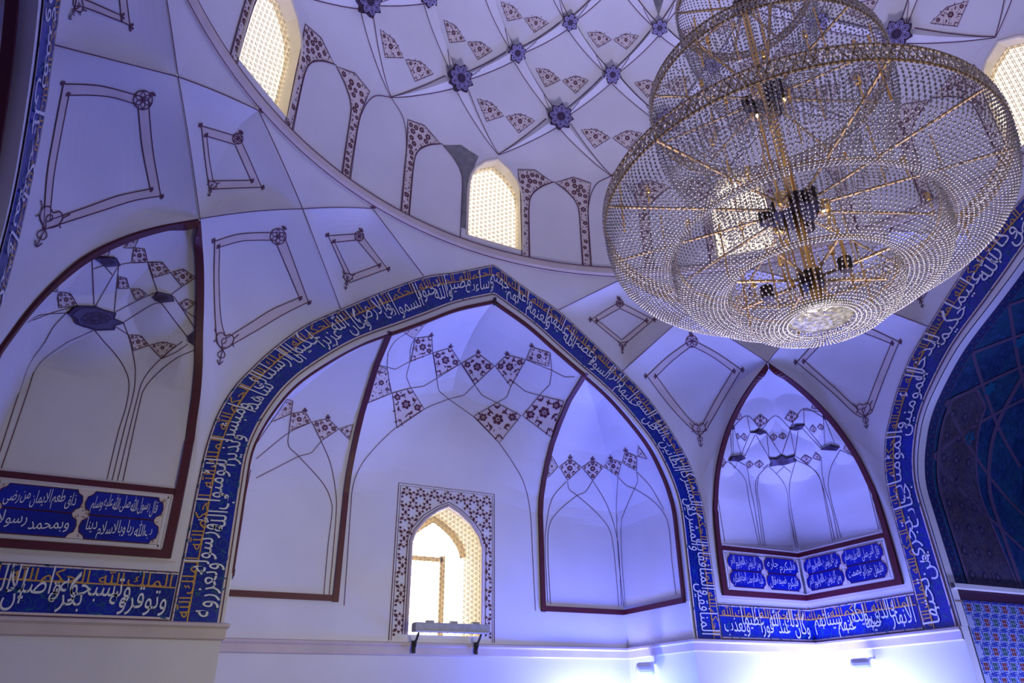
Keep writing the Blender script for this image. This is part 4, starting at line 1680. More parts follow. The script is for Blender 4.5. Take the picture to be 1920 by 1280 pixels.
rf = random.Random(21)
LL = MB()
n_cells = range(-7, 13)
for c in n_cells:
    a0 = c*11.25
    node = c % 2 == 0
    if c % 4 == 0:
        continue
    if node:
        arch = [(-4.8, 5.955), (-4.8, 6.9), (-4.6, 7.1), (-3.9, 7.34), (-2.6, 7.52), (0, 7.65), (2.6, 7.52), (3.9, 7.34), (4.6, 7.1), (4.8, 6.9), (4.8, 5.955)]
    else:
        arch = [(-4.8, 5.955), (-4.8, 6.85), (-4.55, 7.04), (-3.8, 7.17), (-2.2, 7.31), (0, 7.43), (2.2, 7.31), (3.8, 7.17), (4.55, 7.04), (4.8, 6.85), (4.8, 5.955)]
    for half in (arch[:6], arch[5:]):
        rib2(LL, [(a0+a, z) for a, z in half], curve=True)
# floral spandrels with their pilaster strips, one between every two panels
for c in n_cells:
    a0 = c*11.25
    # blank panel (odd cell) lies on one side, node panel (even cell) on the other
    odd_left = c % 2 == 1
    w = 1 if odd_left else -1
    ac = a0 if odd_left else a0+11.25
    poly = [(0.3, 7.425), (3.8, 7.57), (7.2, 7.50), (6.9, 7.35), (6.55, 7.12), (6.4, 6.9), (6.3, 6.4), (6.25, 5.96), (4.95, 5.96), (4.9, 6.4), (4.85, 6.85), (4.6, 7.05), (3.85, 7.19), (2.2, 7.33)]
    if not any(in_frame(dome_pt(ac+w*a, z), 20) for a, z in poly):
        continue
    P2 = [((ac+w*a)/11.5, z) for a, z in poly]
    fmd = lambda x, y: dm(x*11.5, y)
    if c == -1:
        # this one was never painted: bare grey cement down the side of the window
        mb = MB()
        q = [((ac+w*a)/11.5, z) for a, z in poly if z > 6.2] + []
        q = [((ac+w*a)/11.5, z) for a, z in [(0.3, 7.425), (3.8, 7.57), (7.4, 7.50), (6.6, 7.25), (6.25, 6.9), (6.2, 6.15), (5.0, 6.15), (4.9, 6.5), (4.85, 6.85), (4.6, 7.05), (3.85, 7.19), (2.2, 7.33)]]
        fill(mb, q, fmd, .15, .006, 0)
        o = mb.build('unpainted_spandrel', GREYCEM, dome)
        o['label'] = 'bare grey cement patch left of the arched window'
        continue
    floral(P2, fmd, .052, rf, .16, 'floral_spandrel', dome, lw=0.014)
# double lines of the net and pale wedges at the stars
for i in range(len(ROWS)-1):
    z0, a0, w0 = ROWS[i]
    z1, a1, w1 = ROWS[i+1]
    for c in range(-5, 8):
        b = c*22.5+a0
        for s in (-1, 1):
            if not (in_frame(dome_pt(b, z0)) or in_frame(dome_pt(b+s*11.25, z1))):
                continue
            for e in (-1, 1):
                l = []
                for t in np.linspace(0.06 if i else 0, 0.95, 40):
                    wd = rib_width(i, t)
                    l.append((b+s*11.25*t+e*wd, z0+(z1-z0)*t))
                rib2(LL, l)
            if i >= 1:
                l = [(b+s*11.25*t+s*(0.9-2.6*t), z0+(z1-z0)*t) for t in np.linspace(0.06, 0.95, 30)]
                rib2(LL, l, 0.010)
    if i >= 4:
        continue
    # bow-tie of two floral diamonds in every kite above row i
    for c in range(-5, 8):
        b = c*22.5+a0
        k = [1.0, 0.80, 0.62, 0.55][i]
        kz = [1.0, 0.95, 0.70, 0.55][i]
        for s in (-1, 1):
            q = [(b+s*6.3*[1, .96, 1.0, 1.0][i], z1-.11*kz), (b+s*3.15, z1-.075*kz), (b+s*0.25, z1-.19*kz), (b+s*3.4, z1-.36*kz)]
            if not all(in_frame(dome_pt(*p), 10) for p in q):
                continue
            floral([(x/(360/(2*PI*dome_r(z1))), y) for x, y in q], lambda x, y: dm(x*360/(2*PI*dome_r(z1)), y), .055, rf, .2, 'floral_diamond', dome, central=True, lw=0.012)
LL.build('painted_line_work', LINE, dome)
# a patch of bare cement high on the dome
mb = MB()
fill(mb, [(33.8/11.5, 10.02), (39.0/11.5, 10.62), (29.5/11.5, 10.62)], lambda x, y: dm(x*11.5, y), .2, .008, 0)
o = mb.build('unpainted_panel', GREYCEM, dome)
o['label'] = 'bare grey cement kite high in the dome'

STAR_TXT = {(1, -3): 'large dark star medallion at the top edge, right of the tall leftmost dome window',
            (1, -1): 'dark lowest-row star medallion, up and left of the window with the grey cement patch',
            (1, 1): 'dark star medallion of the lowest row, just left of the chandelier',
            (1, 3): 'lowest-row star medallion veiled by beads at the left edge of the chandelier middle tier',
            (1, 5): 'lowest-row star medallion veiled by beads in the middle of the big chandelier',
            (1, 7): 'dark star medallion by the chandelier rim, left of the right-hand dome window',
            (2, -2): 'smaller star medallion cut by the top edge, right of the large dark one there',
            (2, 0): 'small second-row star medallion between and above the two dark lowest-row ones left of the chandelier',
            (2, 2): 'small second-row star medallion, up and right of the lowest-row one beside the chandelier',
            (2, 4): 'small star medallion veiled by beads in the left of the chandelier middle tier',
            (2, 6): 'small star medallion veiled by beads in the right of the chandelier middle tier',
            (3, 1): 'tiny third-row star medallion near the top edge, farther from the chandelier',
            (3, 3): 'tiny third-row star medallion close to the left of the chandelier top tier',
            (3, 5): 'tiny star medallion behind the chandelier stem at the top edge'}


def medallion(a, z, r, npt, label):
    p, n = dm(a, z)
    n = (Vector((0, 0, 2.0))-dome_pt(a, z))
    radial = Vector((-math.sin(math.radians(a)), -math.cos(math.radians(a)), 0))
    n = (radial*0.75+Vector((0, 0, -1))*max(0.15, (z-7.6)*0.42)).normalized()
    c = dome_pt(a, z)+n*(0.085+0.35*r*0.6)
    e1 = Vector((math.cos(math.radians(a)), -math.sin(math.radians(a)), 0))
    e2 = n.cross(e1).normalized()
    pt = lambda rad, ang, d: c+e1*rad*math.cos(ang)+e2*rad*math.sin(ang)+n*d
    root = thing('star_medallion', c, label, 'medallion', 'star medallions of the dome net')
    outl = lambda k: [(r*k*(1 if i % 2 == 0 else 0.74), PI/2+i*PI/npt) for i in range(2*npt)]
    mb = MB()
    vs = [pt(q, t, 0.0) for q, t in outl(1)]
    m = len(vs)
    mb.add(vs+[pt(q, t, -0.12) for q, t in outl(0.8)], [tuple(range(m))]+[(i, (i+1) % m, m+(i+1) % m, m+i) for i in range(m)])
    mb.build('dark_star_border', STARD, root)  # dark border of the star, its skirt sunk into the dome; no separate mount
    mb = MB()
    mb.add([pt(q, t, 0.004) for q, t in outl(0.80)], [tuple(range(m))])
    mb.build('blue_field', STARB, root)
    mb = MB()
    nrm = n
    for k in range(npt):
        t0 = PI/2+k*2*PI/npt
        ctr = 0.56*r
        for rr, wd in ((0.19, 0.010), (0.10, 0.008)):
            q = []
            for t in np.linspace(0, 2*PI, 11):
                x, y = ctr+rr*r*1.25*math.cos(t), rr*r*math.sin(t)
                q.append((c+e1*(x*math.cos(t0)-y*math.sin(t0))+e2*(x*math.sin(t0)+y*math.cos(t0)), nrm))
            ribbon(mb, q, wd, 0.008, 0)
        mb.add([pt(0.06*r, t0, .01), pt(0.22*r, t0-.28, .01), pt(0.36*r, t0, .01), pt(0.22*r, t0+.28, .01)], [(0, 1, 2, 3)], 1)
    mb.build('flower_tracery', [PALEV, STARD], root)


PALEV = principled('pale_violet_paint', (0.36, 0.33, 0.60), 0.6)
for i in range(1, len(ROWS)):
    z, a0, wdt = ROWS[i]
    for c in range(-5, 8):
        a = c*22.5+a0
        p = dome_pt(a, z)
        if not in_frame(p, 25):
            continue
        x, y = px_of(p)
        h = STAR_TXT.get((i, round(a/11.25*2)/2), 'star medallion high in the dome net')
        medallion(a, z, [0, .225, .16, .145, .12, .1][i], [0, 8, 7, 6, 6, 6][i], h)

# ------------------------------------------------------------------ windows
WOUT = {-90: 0, -45: 1, 0: 2, 45: 3, 90: 4, 135: 5, 180: 6, 225: 7}


def lattice(mb, poly, fmap, pitch, wid, lift, mi=0, aspect=1.0):
    """Star lattice strips clipped to a convex outline: three crossing families of lines."""
    xs = [p[0] for p in poly]
    ys = [p[1] for p in poly]
    cx, cy = sum(xs)/len(xs), sum(ys)/len(ys)
    R = 2.0
    for fam in range(3):
        a = fam*PI/3+PI/6
        d = (math.cos(a), math.sin(a))
        nn = (-d[1], d[0])
        k = -int(R/pitch)
        while k*pitch < R:
            for off in (0.0, pitch*0.30):
                o = (cx+nn[0]*(k*pitch+off), cy+nn[1]*(k*pitch+off))
                ts = []
                for (ax, ay), (bx, by) in zip(poly, poly[1:]+poly[:1]):
                    ex, ey = bx-ax, by-ay
                    den = d[0]*ey-d[1]*ex
                    if abs(den) < 1e-9:
                        continue
                    t = ((ax-o[0])*ey-(ay-o[1])*ex)/den
                    u = ((ax-o[0])*d[1]-(ay-o[1])*d[0])/den
                    if 0 <= u <= 1:
                        ts.append(t)
                if len(ts) >= 2:
                    t0, t1 = min(ts), max(ts)
                    n = max(1, int((t1-t0)/0.25))
                    ribbon(mb, [fmap(o[0]+d[0]*(t0+(t1-t0)*i/n), o[1]+d[1]*(t0+(t1-t0)*i/n)) for i in range(n+1)], wid, lift, mi)
            k += 1


wnum = 1
for k in range(0, NC, 4):
    c = k*11.25
    root = struct(bpy.data.objects.new('window_%d' % wnum, None), 'arched dome window with cream star lattice', 'window')
    COL.objects.link(root)
    root.location = dome_pt(c, 6.06)
    bpy.context.view_layer.update()
    wnum += 1
    mb = MB()
    mb.grid([[dome_pt(c+a, z, d) for d in (-0.012, 0.10, 0.24)] for a, z in DW+[DW[0]]])
    # projecting rounded rim
    inn = [(a*.985, z) for a, z in DW]
    mb.grid([[dome_pt(c+a*s_, z+dz, d) for s_, dz, d in ((1.0, 0, -.012), (1.05, .02 if z > 7 else 0, -.02), (1.10, .04 if z > 7 else 0, 0.0))] for a, z in DW])
    mb.build('window_frame', CREAM, root)
    mb = MB()
    mb.add([dome_pt(c+a, z, 0.24) for a, z in DW], [tuple(range(len(DW)))])
    mb.build('pane', PANE, root)
    if -60 < ((c+180) % 360)-180 < 100:
        mb = MB()
        sc = PI/180*4.93
        poly = [(a*sc, z) for a, z in DW]
        rad = Vector((-math.sin(math.radians(c)), -math.cos(math.radians(c)), 0))
        lattice(mb, poly, lambda x, y: (dome_pt(c+x/sc, y, 0.16), rad), 0.066, 0.006, 0.0)
        mb.build('lattice', LATT, root)

root = struct(bpy.data.objects.new('window_%d' % wnum, None), 'arched lattice window in the front recess', 'window')
COL.objects.link(root)
root.location = (0, WB, .9)
bpy.context.view_layer.update()
mb = MB()
mb.grid([[(x, WB-.012, z), (x, WB+.10, z), (x*1.0, WB+.62, z)] for x, z in WIN+[WIN[0]]])
mb.build('window_reveal', CREAM, root)
mb = MB()
mb.grid([[(x*s_, WB-.014-(.02 if s_ < 1.05 else 0), .9+(z-.9)*(1+(s_-1)*.25)) for s_ in (1.0, 1.03, 1.07)] for x, z in WIN])
mb.build('window_frame', principled('pale_pink_paint', (0.66, 0.56, 0.55), 0.8), root)
mb = MB()
lattice(mb, WIN, lambda x, z: (Vector((x, WB+.05, z)), Vector((0, -1, 0))), 0.058, 0.0045, 0)
mb.build('lattice', LATT, root)
mb = MB()
mb.add([(x, WB+.62, z) for x, z in WIN], [tuple(range(len(WIN)))])
mb.build('pane', PANEW, root)
mb = MB()
for a, b, wd in (((-.5, 1.95), (.16, 1.95), .06), ((.16, .9), (.16, 2.0), .07)):
    d = Vector((b[0]-a[0], 0, b[1]-a[1]))
    cc = Vector(((a[0]+b[0])/2, WB+.585, (a[1]+b[1])/2))
    mb.box(cc, (wd if d.z > d.x else d.length, .05, d.length if d.z > d.x else wd))
ribbon(mb, [(Vector((x*.93, WB+.585, .9+(z-.9)*.97)), Vector((0, -1, 0))) for x, z in spline(WIN[1:-1], 30)], .10, .02)
mb.build('outer_wood_frame', WOOD, root)

# ------------------------------------------------------------------ deep recess at right: mosaic vault, border, ledge, tiled dado
RT = ROT['right']
DR = bpy.data.objects['wall_deep_recess_right']
OL = spline(OPEN[::-1], 160)
OLx = np.concatenate([OL*[-1, 1], OL[::-1][1:]])
_ol = np.concatenate([[0], np.cumsum(np.linalg.norm(np.diff(OLx, axis=0), axis=1))])
OLEN = float(_ol[-1])


def soffit(s, y):
    """s along the arch (left foot to right foot), y depth; canonical wall at y = 5."""
    x, z = float(np.interp(s, _ol, OLx[:, 0])), float(np.interp(s, _ol, OLx[:, 1]))
    x2, z2 = float(np.interp(min(OLEN, s+.02), _ol, OLx[:, 0])), float(np.interp(min(OLEN, s+.02), _ol, OLx[:, 1]))
    x1, z1 = float(np.interp(max(0, s-.02), _ol, OLx[:, 0])), float(np.interp(max(0, s-.02), _ol, OLx[:, 1]))
    t = Vector((x2-x1, 0, z2-z1)).normalized()
    n = Vector((t.z, 0, -t.x))
    return RT((x, 5+y, z)), RT(n)


mb = MB()
ss = np.linspace(0, OLEN, 160)
mb.grid([[soffit(s, y)[0]+soffit(s, y)[1]*.012 for y in (0.0, 0.13)] for s in ss])
mb.grid([[soffit(s, y)[0]+soffit(s, y)[1]*d for y, d in ((0.13, .012), (0.13, 0.0))] for s in ss])
mb.build('plaster_reveal', PLASTER, DR)
mb = MB()
for y in (0.145, 0.30):
    ribbon(mb, [soffit(s, y) for s in ss], .012, .006, 1)
ribbon(mb, [soffit(s, .22) for s in ss], .14, .004, 0)
for s in np.arange(.06, OLEN, .12):
    p, n = soffit(s, .19)
    q = [soffit(s-.018, .19), soffit(s, .172), soffit(s+.018, .19), soffit(s, .208)]
    mb.add([a[0]+a[1]*.008 for a in q], [(0, 1, 2, 3)], 1)
    q = [soffit(s+.04, .25), soffit(s+.06, .232), soffit(s+.08, .25), soffit(s+.06, .268)]
    mb.add([a[0]+a[1]*.008 for a in q], [(0, 1, 2, 3)], 2)
mb.build('mosaic_border', [DKBLUE, PURP, TURQ], DR)
# dusky mosaic panel between the border and the first rib, with star tracery
mb = MB()
sp = 2.9
pan = [(.48, .40), (sp, .40), (sp+.2, .75), (sp, 1.1), (.48, 1.42)]
fms = lambda s, y: soffit(s, y)
fill(mb, pan, fms, .15, .006, 0)
rr = random.Random(2)
for s in np.arange(.6, sp, .30):
    for y in np.arange(.52, 1.3, .26):
        if not inside(pan, s, y):
            continue
        for rad, wd in ((.115, .010), (.06, .008)):
            q = [soffit(s+rad*(1 if i % 2 else .72)*math.cos(i*PI/8), y+rad*(1 if i % 2 else .72)*math.sin(i*PI/8)) for i in range(17)]
            ribbon(mb, q, wd, .010, 1 if rad > .1 else 2)
        mb.add([soffit(s+.03*math.cos(t), y+.03*math.sin(t))[0]+soffit(s, y)[1]*.012 for t in np.linspace(0, 2*PI, 6, endpoint=False)], [tuple(range(6))], 1)
ribbon(mb, [fms(*p) for p in resample(pan+[pan[0]], 90)], .05, .012, 1)
mb.build('dusky_mosaic_panel', [CARPETT, PURP, DKBLUE, REDT], DR)
mb = MB()
for k in range(7):
    s0 = 2.1+k*.72
    for sg in (-1, 1):
        ribbon(mb, [soffit(s0+sg*t*1.35, .32+t*1.9) for t in np.linspace(0, 1, 20) if 0 < s0+sg*t*1.35 < OLEN], .055, .008, 0)
    q = [soffit(s0+.34+.12*(1 if i % 2 else .6)*math.cos(i*PI/6), 1.0+.12*(1 if i % 2 else .6)*math.sin(i*PI/6)) for i in range(12)]
    mb.add([a[0]+a[1]*.01 for a in q], [tuple(range(12))], 1)
ribbon(mb, [soffit(s, 1.5) for s in np.linspace(.45, OLEN-.45, 100)], .09, .008, 0)
ribbon(mb, [soffit(s, 2.35) for s in np.linspace(.45, OLEN-.45, 100)], .07, .008, 0)
mb.build('mosaic_ribs', [PURP, TURQ], DR)

# ledge and dado of the deep recess, on its left jamb wall
jam = lambda y, z: (RT((-HJ, 5+y, z)), RT((1, 0, 0)))
mb = MB()
for side in (-1, 1):
    mb.grid([[RT((side*(HJ-a), 5+y, z)) for a, z in ((-.03, 1.30), (.055, 1.285), (.06, 1.235), (.0, 1.225))] for y in (0.02, 4.06)])
mb.grid([[RT((x, WB+2.6-a, z)) for a, z in ((-.03, 1.30), (.055, 1.285), (.06, 1.235), (.0, 1.225))] for x in (-HJ, HJ)])
struct(mb.build('trim_3', PLASTER), 'white ledge above the tiled dado in the dark recess at right', 'trim')
mb = MB()
mb.grid([[jam(y, z)[0]+jam(y, z)[1]*.006 for z in (1.10, 1.225)] for y in (.02, 4.0)])
mb.grid([[jam(y, z)[0]+jam(y, z)[1]*.010 for z in (1.08, 1.10)] for y in (.02, 4.0)], 1)
struct(mb.build('trim_4', [principled('dark_plum_paint', (0.045, 0.006, 0.035), 0.5), principled('tan_band_paint', (0.30, 0.19, 0.16), 0.7)]), 'dark plum strip under the ledge in the recess at right', 'trim')
dado = thing('tile_dado', jam(1.2, 0)[0], 'pale blue wall tiling with small red and green squares at lower right', 'tiles')
mb = MB()
mb.grid([[jam(y, z)[0]+jam(y, z)[1]*.012 for z in (FLOOR_Z, 1.08)] for y in (.14, 4.0)])
mbs = mbl = mb
px_, pz_ = .176, .16
for iz in range(12):
    for iy in range(11):
        y0, z0 = .24+iy*px_+(px_/2 if iz % 2 else 0), 1.02-iz*pz_
        if y0 > 2.3:
            continue
        c = (iy+iz) % 2
        for ax, az in ((-.022, .022), (.022, .022), (-.022, -.022), (.022, -.022)):
            q = [jam(y0+ax+dx, z0+az+dz) for dx, dz in ((-.016, -.018), (.016, -.018), (.016, .018), (-.016, .018))]
            mbs.add([a[0]+a[1]*.016 for a in q], [(0, 1, 2, 3)], 1+c)
        for seg in (((-.055, .06), (.055, .06)), ((-.055, -.06), (.03, -.06)), ((-.06, -.055), (-.06, .055)), ((.06, -.03), (.06, .075)), ((.06, .0), (.088, 0)), ((-.03, -.06), (-.03, -.09)), ((.03, .06), (.03, .085)), ((-.088, .03), (-.06, .03)), ((-.088, -.07), (-.04, -.07)), ((.04, .075), (.088, .075)), ((-.088, -.03), (-.06, -.03)), ((-.075, .045), (-.075, .085)), ((.075, -.085), (.075, -.03)), ((.0, .06), (.0, .08)), ((-.05, .08), (.02, .08))):
            ribbon(mbl, [jam(y0+seg[0][0], z0+seg[0][1]), jam(y0+seg[1][0], z0+seg[1][1])], .011, .015, 3)
mb.build('patterned_tile_ground', [TGROUND, REDT, TGREEN, principled('mid_blue_glaze', (0.03, 0.06, 0.45), 0.35)], dado)

# ------------------------------------------------------------------ fixtures
lamp = thing('strip_light', (0, 6.2, .95), 'grey LED strip light on two black brackets across the foot of the lattice window', 'lamp')
mb = MB()
R3 = Matrix.Rotation(0.0, 3, 'Y')
mb.box((-.01, 6.22, .965), (1.0, .15, .10))
mb.build('housing', GREYM, lamp)
for x in (-.30, .02, .32):
    mb = MB()
    mb.box((x, 6.23, 1.03), (.09, .07, .035))
    mb.build('clamp_bracket', GREYM, lamp)
mb = MB()
mb.box((-.01, 6.155, .912), (.98, .05, .012))
mb.build('diffuser', principled('milky_diffuser', (.55, .57, .75), .4), lamp)
for x in (-.44, .40):
    mb = MB()
    mb.tube([(x, 6.37, .80), (x, 6.37, .68)], .022, 6)
    mb.tube([(x, 6.36, .80), (x, 6.29, .83), (x, 6.22, .90)], [.020, .016, .014], 6)
    mb.tube([(x, 6.36, .72), (x, 6.32, .76), (x, 6.30, .815)], .012, 6)
    mb.box((x, 6.385, .76), (.05, .02, .13))
    mb.build('wall_bracket', IRON, lamp)


def bullet(name, base, direction, label):
    base, d = Vector(base), Vector(direction).normalized()
    root = thing(name, base, label, 'camera')
    z = Vector((0, 0, 1))
    b = base+Vector((0, 0, 0))
    mb = MB()
    pts, rad = [], []
    for t, r in ((-.12, .012), (-.118, .06), (-.10, .082), (-.07, .092), (.08, .092), (.105, .082), (.118, .06)):
        pts.append(b+d*t)
        rad.append(r)
    mb.tube(pts, rad, 18)
    mb.build('housing', WHITEP, root, smooth=False)
    mb = MB()
    mb.tube([b+d*.112, b+d*.122], .045, 16)
    mb.build('lens', GREYM, root)
    return root


cam1 = bullet('security_camera', (2.64, 5.83, .49), (-.80, .55, -.03), 'white bullet security camera low on the side wall of the front recess')
mb = MB()
mb.tube([(2.70, 5.79, .53), (2.76, 5.82, .57), (2.826, 5.86, .57)], .022, 8)
mb.build('mounting_arm', WHITEP, cam1)
cam2 = bullet('security_camera', (4.80, 4.16, .46), (-.62, .78, -.03), 'white bullet security camera under the inscription at lower right')
mb = MB()
mb.tube([(4.85, 4.10, .50), (4.92, 4.10, .54), (4.995, 4.10, .54)], .022, 8)
mb.build('mounting_arm', WHITEP, cam2)
hook = thing('hanging_hook', (0, 4.97, 5.10), 'small iron hook at the tip of the front arch', 'hook')
mb = MB()
mb.tube([(0, 5.0, 5.13), (0, 4.95, 5.125), (0, 4.945, 5.06)], .014, 6)
mb.tube([(0.03*math.cos(t), 4.945, 5.035+.03*math.sin(t)) for t in np.linspace(PI/2, -PI, 10)], .011, 6)
mb.build('hook_iron', IRON, hook)

# ------------------------------------------------------------------ chandelier
ch = thing('chandelier', (0, 0, 2.2), 'huge tiered gilt and crystal-bead chandelier hanging under the dome', 'chandelier')


PEARL = principled('pale_crystal_stud', (0.90, 0.80, 0.64), 0.3, 0.0)
RIMG = principled('worn_gilt_brass', (0.34, 0.215, 0.085), 0.55, 0.7)


def beads(name, prof, nstr, pitch, rad, label=None, phase=0.0, squash=1.5):
    """Curtain of bead strands: every strand follows the profile (r, z)."""
    q = spline(prof, 400)
    L = np.concatenate([[0], np.cumsum(np.linalg.norm(np.diff(q, axis=0), axis=1))])
    nb = int(L[-1]/pitch)
    s = (np.arange(nb)+.5)*L[-1]/nb
    r = np.interp(s, L, q[:, 0])
    z = np.interp(s, L, q[:, 1])
    dr, dz = np.interp(s, L, np.gradient(q[:, 0], L+np.arange(len(L))*1e-9)), np.interp(s, L, np.gradient(q[:, 1], L+np.arange(len(L))*1e-9))
    th = (np.arange(nstr)+phase)*2*PI/nstr
    TH, RR = np.meshgrid(th, r, indexing='ij')
    ZZ = np.broadcast_to(z, TH.shape)
    DR_, DZ_ = np.broadcast_to(dr, TH.shape), np.broadcast_to(dz, TH.shape)
    st, ct = np.sin(TH), np.cos(TH)
    P = np.stack([RR*ct, RR*st, ZZ], -1).reshape(-1, 3)
    T = np.stack([DR_*ct, DR_*st, DZ_], -1).reshape(-1, 3)
    T /= np.linalg.norm(T, axis=1)[:, None]+1e-9
    A = np.stack([-st, ct, 0*st], -1).reshape(-1, 3)
    B = np.cross(T, A)
    jit = np.random.RandomState(4).uniform(0, PI/2, len(P))
    cA, sA = np.cos(jit)[:, None], np.sin(jit)[:, None]
    A, B = A*cA+B*sA, B*cA-A*sA
    V = np.stack([P+T*rad*squash, P+A*rad, P+B*rad, P-A*rad, P-B*rad, P-T*rad*squash], 1).reshape(-1, 3)
    F0 = np.array([(0, 1, 2), (0, 2, 3), (0, 3, 4), (0, 4, 1), (5, 2, 1), (5, 3, 2), (5, 4, 3), (5, 1, 4)])
    Fa = (F0[None]+6*np.arange(len(P))[:, None, None]).reshape(-1, 3)
    me = bpy.data.meshes.new(name)
    me.vertices.add(len(V))
    me.vertices.foreach_set('co', V.ravel())
    me.loops.add(Fa.size)
    me.loops.foreach_set('vertex_index', Fa.ravel().astype(np.int32))
    me.polygons.add(len(Fa))
    me.polygons.foreach_set('loop_start', np.arange(0, Fa.size, 3, dtype=np.int32))
    me.materials.append(CRYSTAL)
    me.update(calc_edges=True)
    o = bpy.data.objects.new(name, me)
    COL.objects.link(o)
    o.parent = ch
    o.matrix_parent_inverse = ch.matrix_world.inverted()
    o['kind'] = 'stuff'
    if label:
        o['label'] = label
    return o


def gold_band(name, r, z, h):
    mb = MB()
    n = 96
    for dz in (0, h):
        mb.tube([(r*math.cos(t), r*math.sin(t), z+dz) for t in np.linspace(0, 2*PI, n, endpoint=False)], .009, 6, 0, closed=True)
    m = int(2*PI*r/.052)
    for k in range(m):
        for sg in (-1, 1):
            t0, t1 = 2*PI*k/m, 2*PI*(k+sg)/m
            mb.tube([(r*math.cos(t0), r*math.sin(t0), z), (r*math.cos(t1), r*math.sin(t1), z+h)], .0045, 4)
    o = mb.build(name, RIMG, ch)
    for dz, nn, rd in ((h*.5, int(2*PI*r/.042), .019), (h*.95, int(2*PI*r/.028), .012), (h*.72, int(2*PI*r/.028), .010), (h*.28, int(2*PI*r/.028), .010), (h*.05, int(2*PI*r/.028), .012)):
        c = beads('crystal_studs', [(r+.004, z+dz-.012), (r+.004, z+dz), (r+.004, z+dz+.012)], nn, .022, rd, squash=1.1)
        c.parent = o
        c.matrix_parent_inverse = o.matrix_world.inverted()
        c.data.materials[0] = PEARL
    return o


def spokes(r, z, n, hub, ph=0.0):
    for k in range(n):
        t = 2*PI*k/n+ph
        u = Vector((math.cos(t), math.sin(t), 0))
        mb = MB()
        mb.tube([u*hub+Vector((0, 0, z)), u*r+Vector((0, 0, z))], .011, 6)
        o = mb.build('arm', RIMG, ch)
        mb = MB()
        a = (0.34, .56, .78)[k % 3]
        p = u*(r*a)+Vector((0, 0, z))
        mb.tube([p, p+Vector((0, 0, .10)), p+Vector((0, 0, .16))], [.006, .006, .006], 6)
        mb.tube([p+Vector((0, 0, .12)), p+Vector((0, 0, .125)), p+Vector((0, 0, .19))], [.006, .020, .017], 8)
        mb.build('lamp_holder', GOLD, o)
        mb = MB()
        a2 = a+.15
        p = u*(r*a2)+Vector((0, 0, z))
        mb.tube([p+Vector((0, 0, .30)), p-Vector((0, 0, .22))], .007, 6)
        mb.build('drop_rod', GOLD, o)


# lower, largest tier: rim and three nested bowls
gold_band('rim_band', 1.35, 3.13, .12)
beads('bead_curtain', [(1.35, 3.13), (1.345, 3.0), (1.29, 2.84), (1.17, 2.74), (1.02, 2.72), (.92, 2.77), (.86, 2.85)], 230, .027, .0092, 'draped bead strands of the outer bowl')
beads('bead_curtain', [(.88, 2.87), (.90, 2.70), (.85, 2.55), (.74, 2.47), (.64, 2.46), (.57, 2.49), (.535, 2.53)], 170, .027, .0088, 'draped bead strands of the middle bowl', .5)
beads('bead_curtain', [(.55, 2.53), (.55, 2.42), (.49, 2.31), (.40, 2.25), (.30, 2.23), (.20, 2.235)], 100, .028, .008, 'draped bead strands of the lowest bowl')
beads('bead_curtain', [(1.32, 3.2), (1.16, 3.17), (.98, 3.08), (.88, 2.9)], 150, .034, .008, 'inner bead strands under the rim', .25)
beads('bead_curtain', [(.53, 2.55), (.50, 2.8), (.46, 3.1)], 60, .034, .008, 'straight bead strands round the stem', .25)
for r, z in ((.865, 2.86), (.54, 2.54)):
    mb = MB()
    mb.tube([(r*math.cos(t), r*math.sin(t), z) for t in np.linspace(0, 2*PI, 64, endpoint=False)], .006, 6, 0, closed=True)
    mb.build('bowl_ring', RIMG, ch)
spokes(1.34, 3.15, 12, .14, .1)
spokes(.52, 2.56, 8, .06, .3)
# crystal dish under the lowest bowl
mb = MB()
mb.lathe([(.0, 2.235), (.07, 2.237), (.14, 2.245), (.20, 2.262), (.225, 2.285), (.20, 2.28), (.1, 2.265), (0, 2.262)], 18, 0)
DISH = principled('frosted_crystal', (.20, .18, .10), .15, .3, noise=.6, nscale=30, bump=1.0, bscale=35)
mb.build('crystal_dish', DISH, ch)
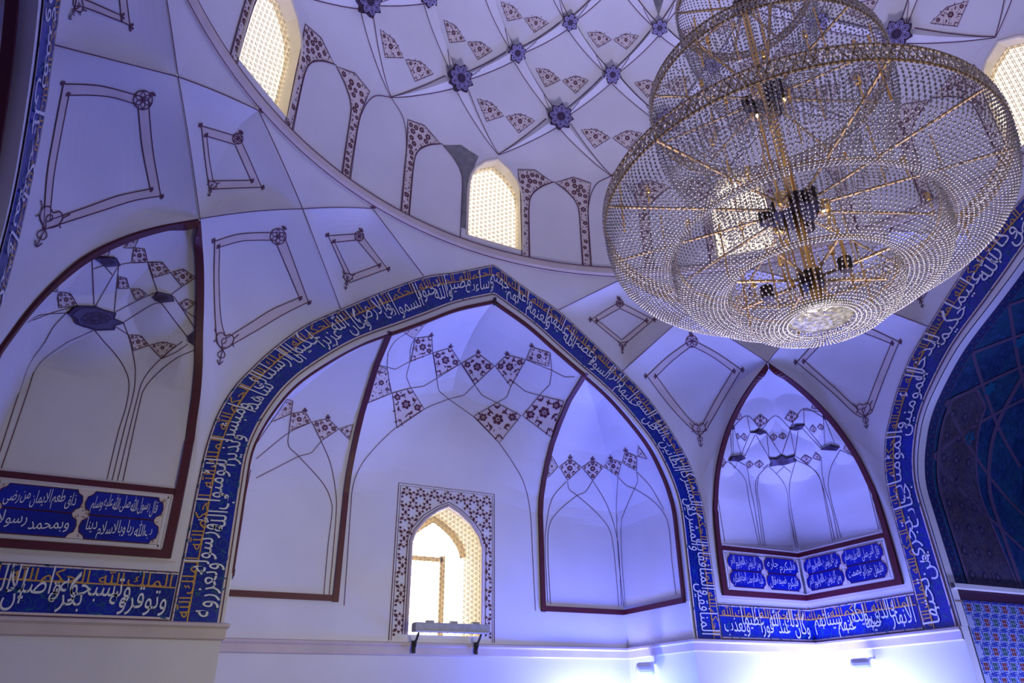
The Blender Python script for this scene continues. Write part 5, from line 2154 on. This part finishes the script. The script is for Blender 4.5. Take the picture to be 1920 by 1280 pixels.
# middle tier
gold_band('rim_band', .90, 4.24, .10)
beads('bead_curtain', [(.90, 4.24), (.90, 4.10), (.86, 3.85), (.78, 3.6), (.70, 3.42), (.66, 3.34)], 150, .032, .0085, 'bead strands of the middle tier')
beads('bead_curtain', [(.88, 4.3), (.74, 4.2), (.62, 3.95), (.55, 3.6), (.52, 3.3)], 90, .036, .008, 'inner bead strands of the middle tier', .5)
spokes(.89, 4.26, 10, .10, .2)
# top tier
gold_band('rim_band', .56, 5.35, .08)
beads('bead_curtain', [(.56, 5.35), (.56, 5.2), (.53, 4.95), (.47, 4.7), (.42, 4.5), (.40, 4.36)], 100, .032, .0085, 'bead strands of the top tier')
spokes(.55, 5.36, 8, .06, .2)
# stem and hubs
mb = MB()
mb.tube([(0, 0, 2.27), (0, 0, 12.0)], .026, 10)
mb.build('stem', GOLD, ch)
for dx, dy in ((.075, .0), (-.04, .065), (-.04, -.065)):
    mb = MB()
    mb.tube([(dx, dy, 2.32), (dx, dy, 4.3)], .009, 6)
    mb.build('stay_rod', GOLD, ch)
for z, r in ((3.15, .17), (4.26, .12), (2.56, .08), (5.36, .08)):
    mb = MB()
    mb.lathe([(0, z-.05), (r, z-.05), (r, z+.05), (0, z+.05)], 24)
    o = mb.build('hub_plate', DARKM, ch)
    if r > .1:
        for k in range(6):
            t = k*PI/3+.3
            p = Vector((r*1.15*math.cos(t), r*1.15*math.sin(t), z-.02))
            mb = MB()
            mb.tube([p+Vector((0, 0, .05)), p-Vector((0, 0, .05)), p-Vector((0, 0, .06))], [.05, .05, .02], 12)
            mb.build('lamp_cup', GOLD if k % 2 else DARKM, o)
for k in range(3):
    t = k*2*PI/3+.4
    p = Vector((.30*math.cos(t), .30*math.sin(t), 2.50))
    mb = MB()
    mb.tube([p+Vector((0, 0, .04)), p-Vector((0, 0, .05))], [.045, .04], 12)
    mb.build('lamp_cup', DARKM, ch)

root = thing('recess_frame', RT((0, 0, 0)), 'dark maroon frame at the far left edge inside the left arch', 'frame')
root.location = (-5.3, 2.6, 2.0)
bpy.context.view_layer.update()
LT = ROT['left']
mb = MB()
G = []
for i in range(len(OPEN)):
    x, z = OPEN[i]
    G.append([LT((x-.004, 5.10, z-.01)), LT((x-.035, 5.10, z-.04)), LT((x-.035, 5.17, z-.04)), LT((x-.004, 5.17, z-.01))])
mb.grid(G)
mb.build('jamb_moulding', MAROON, root)
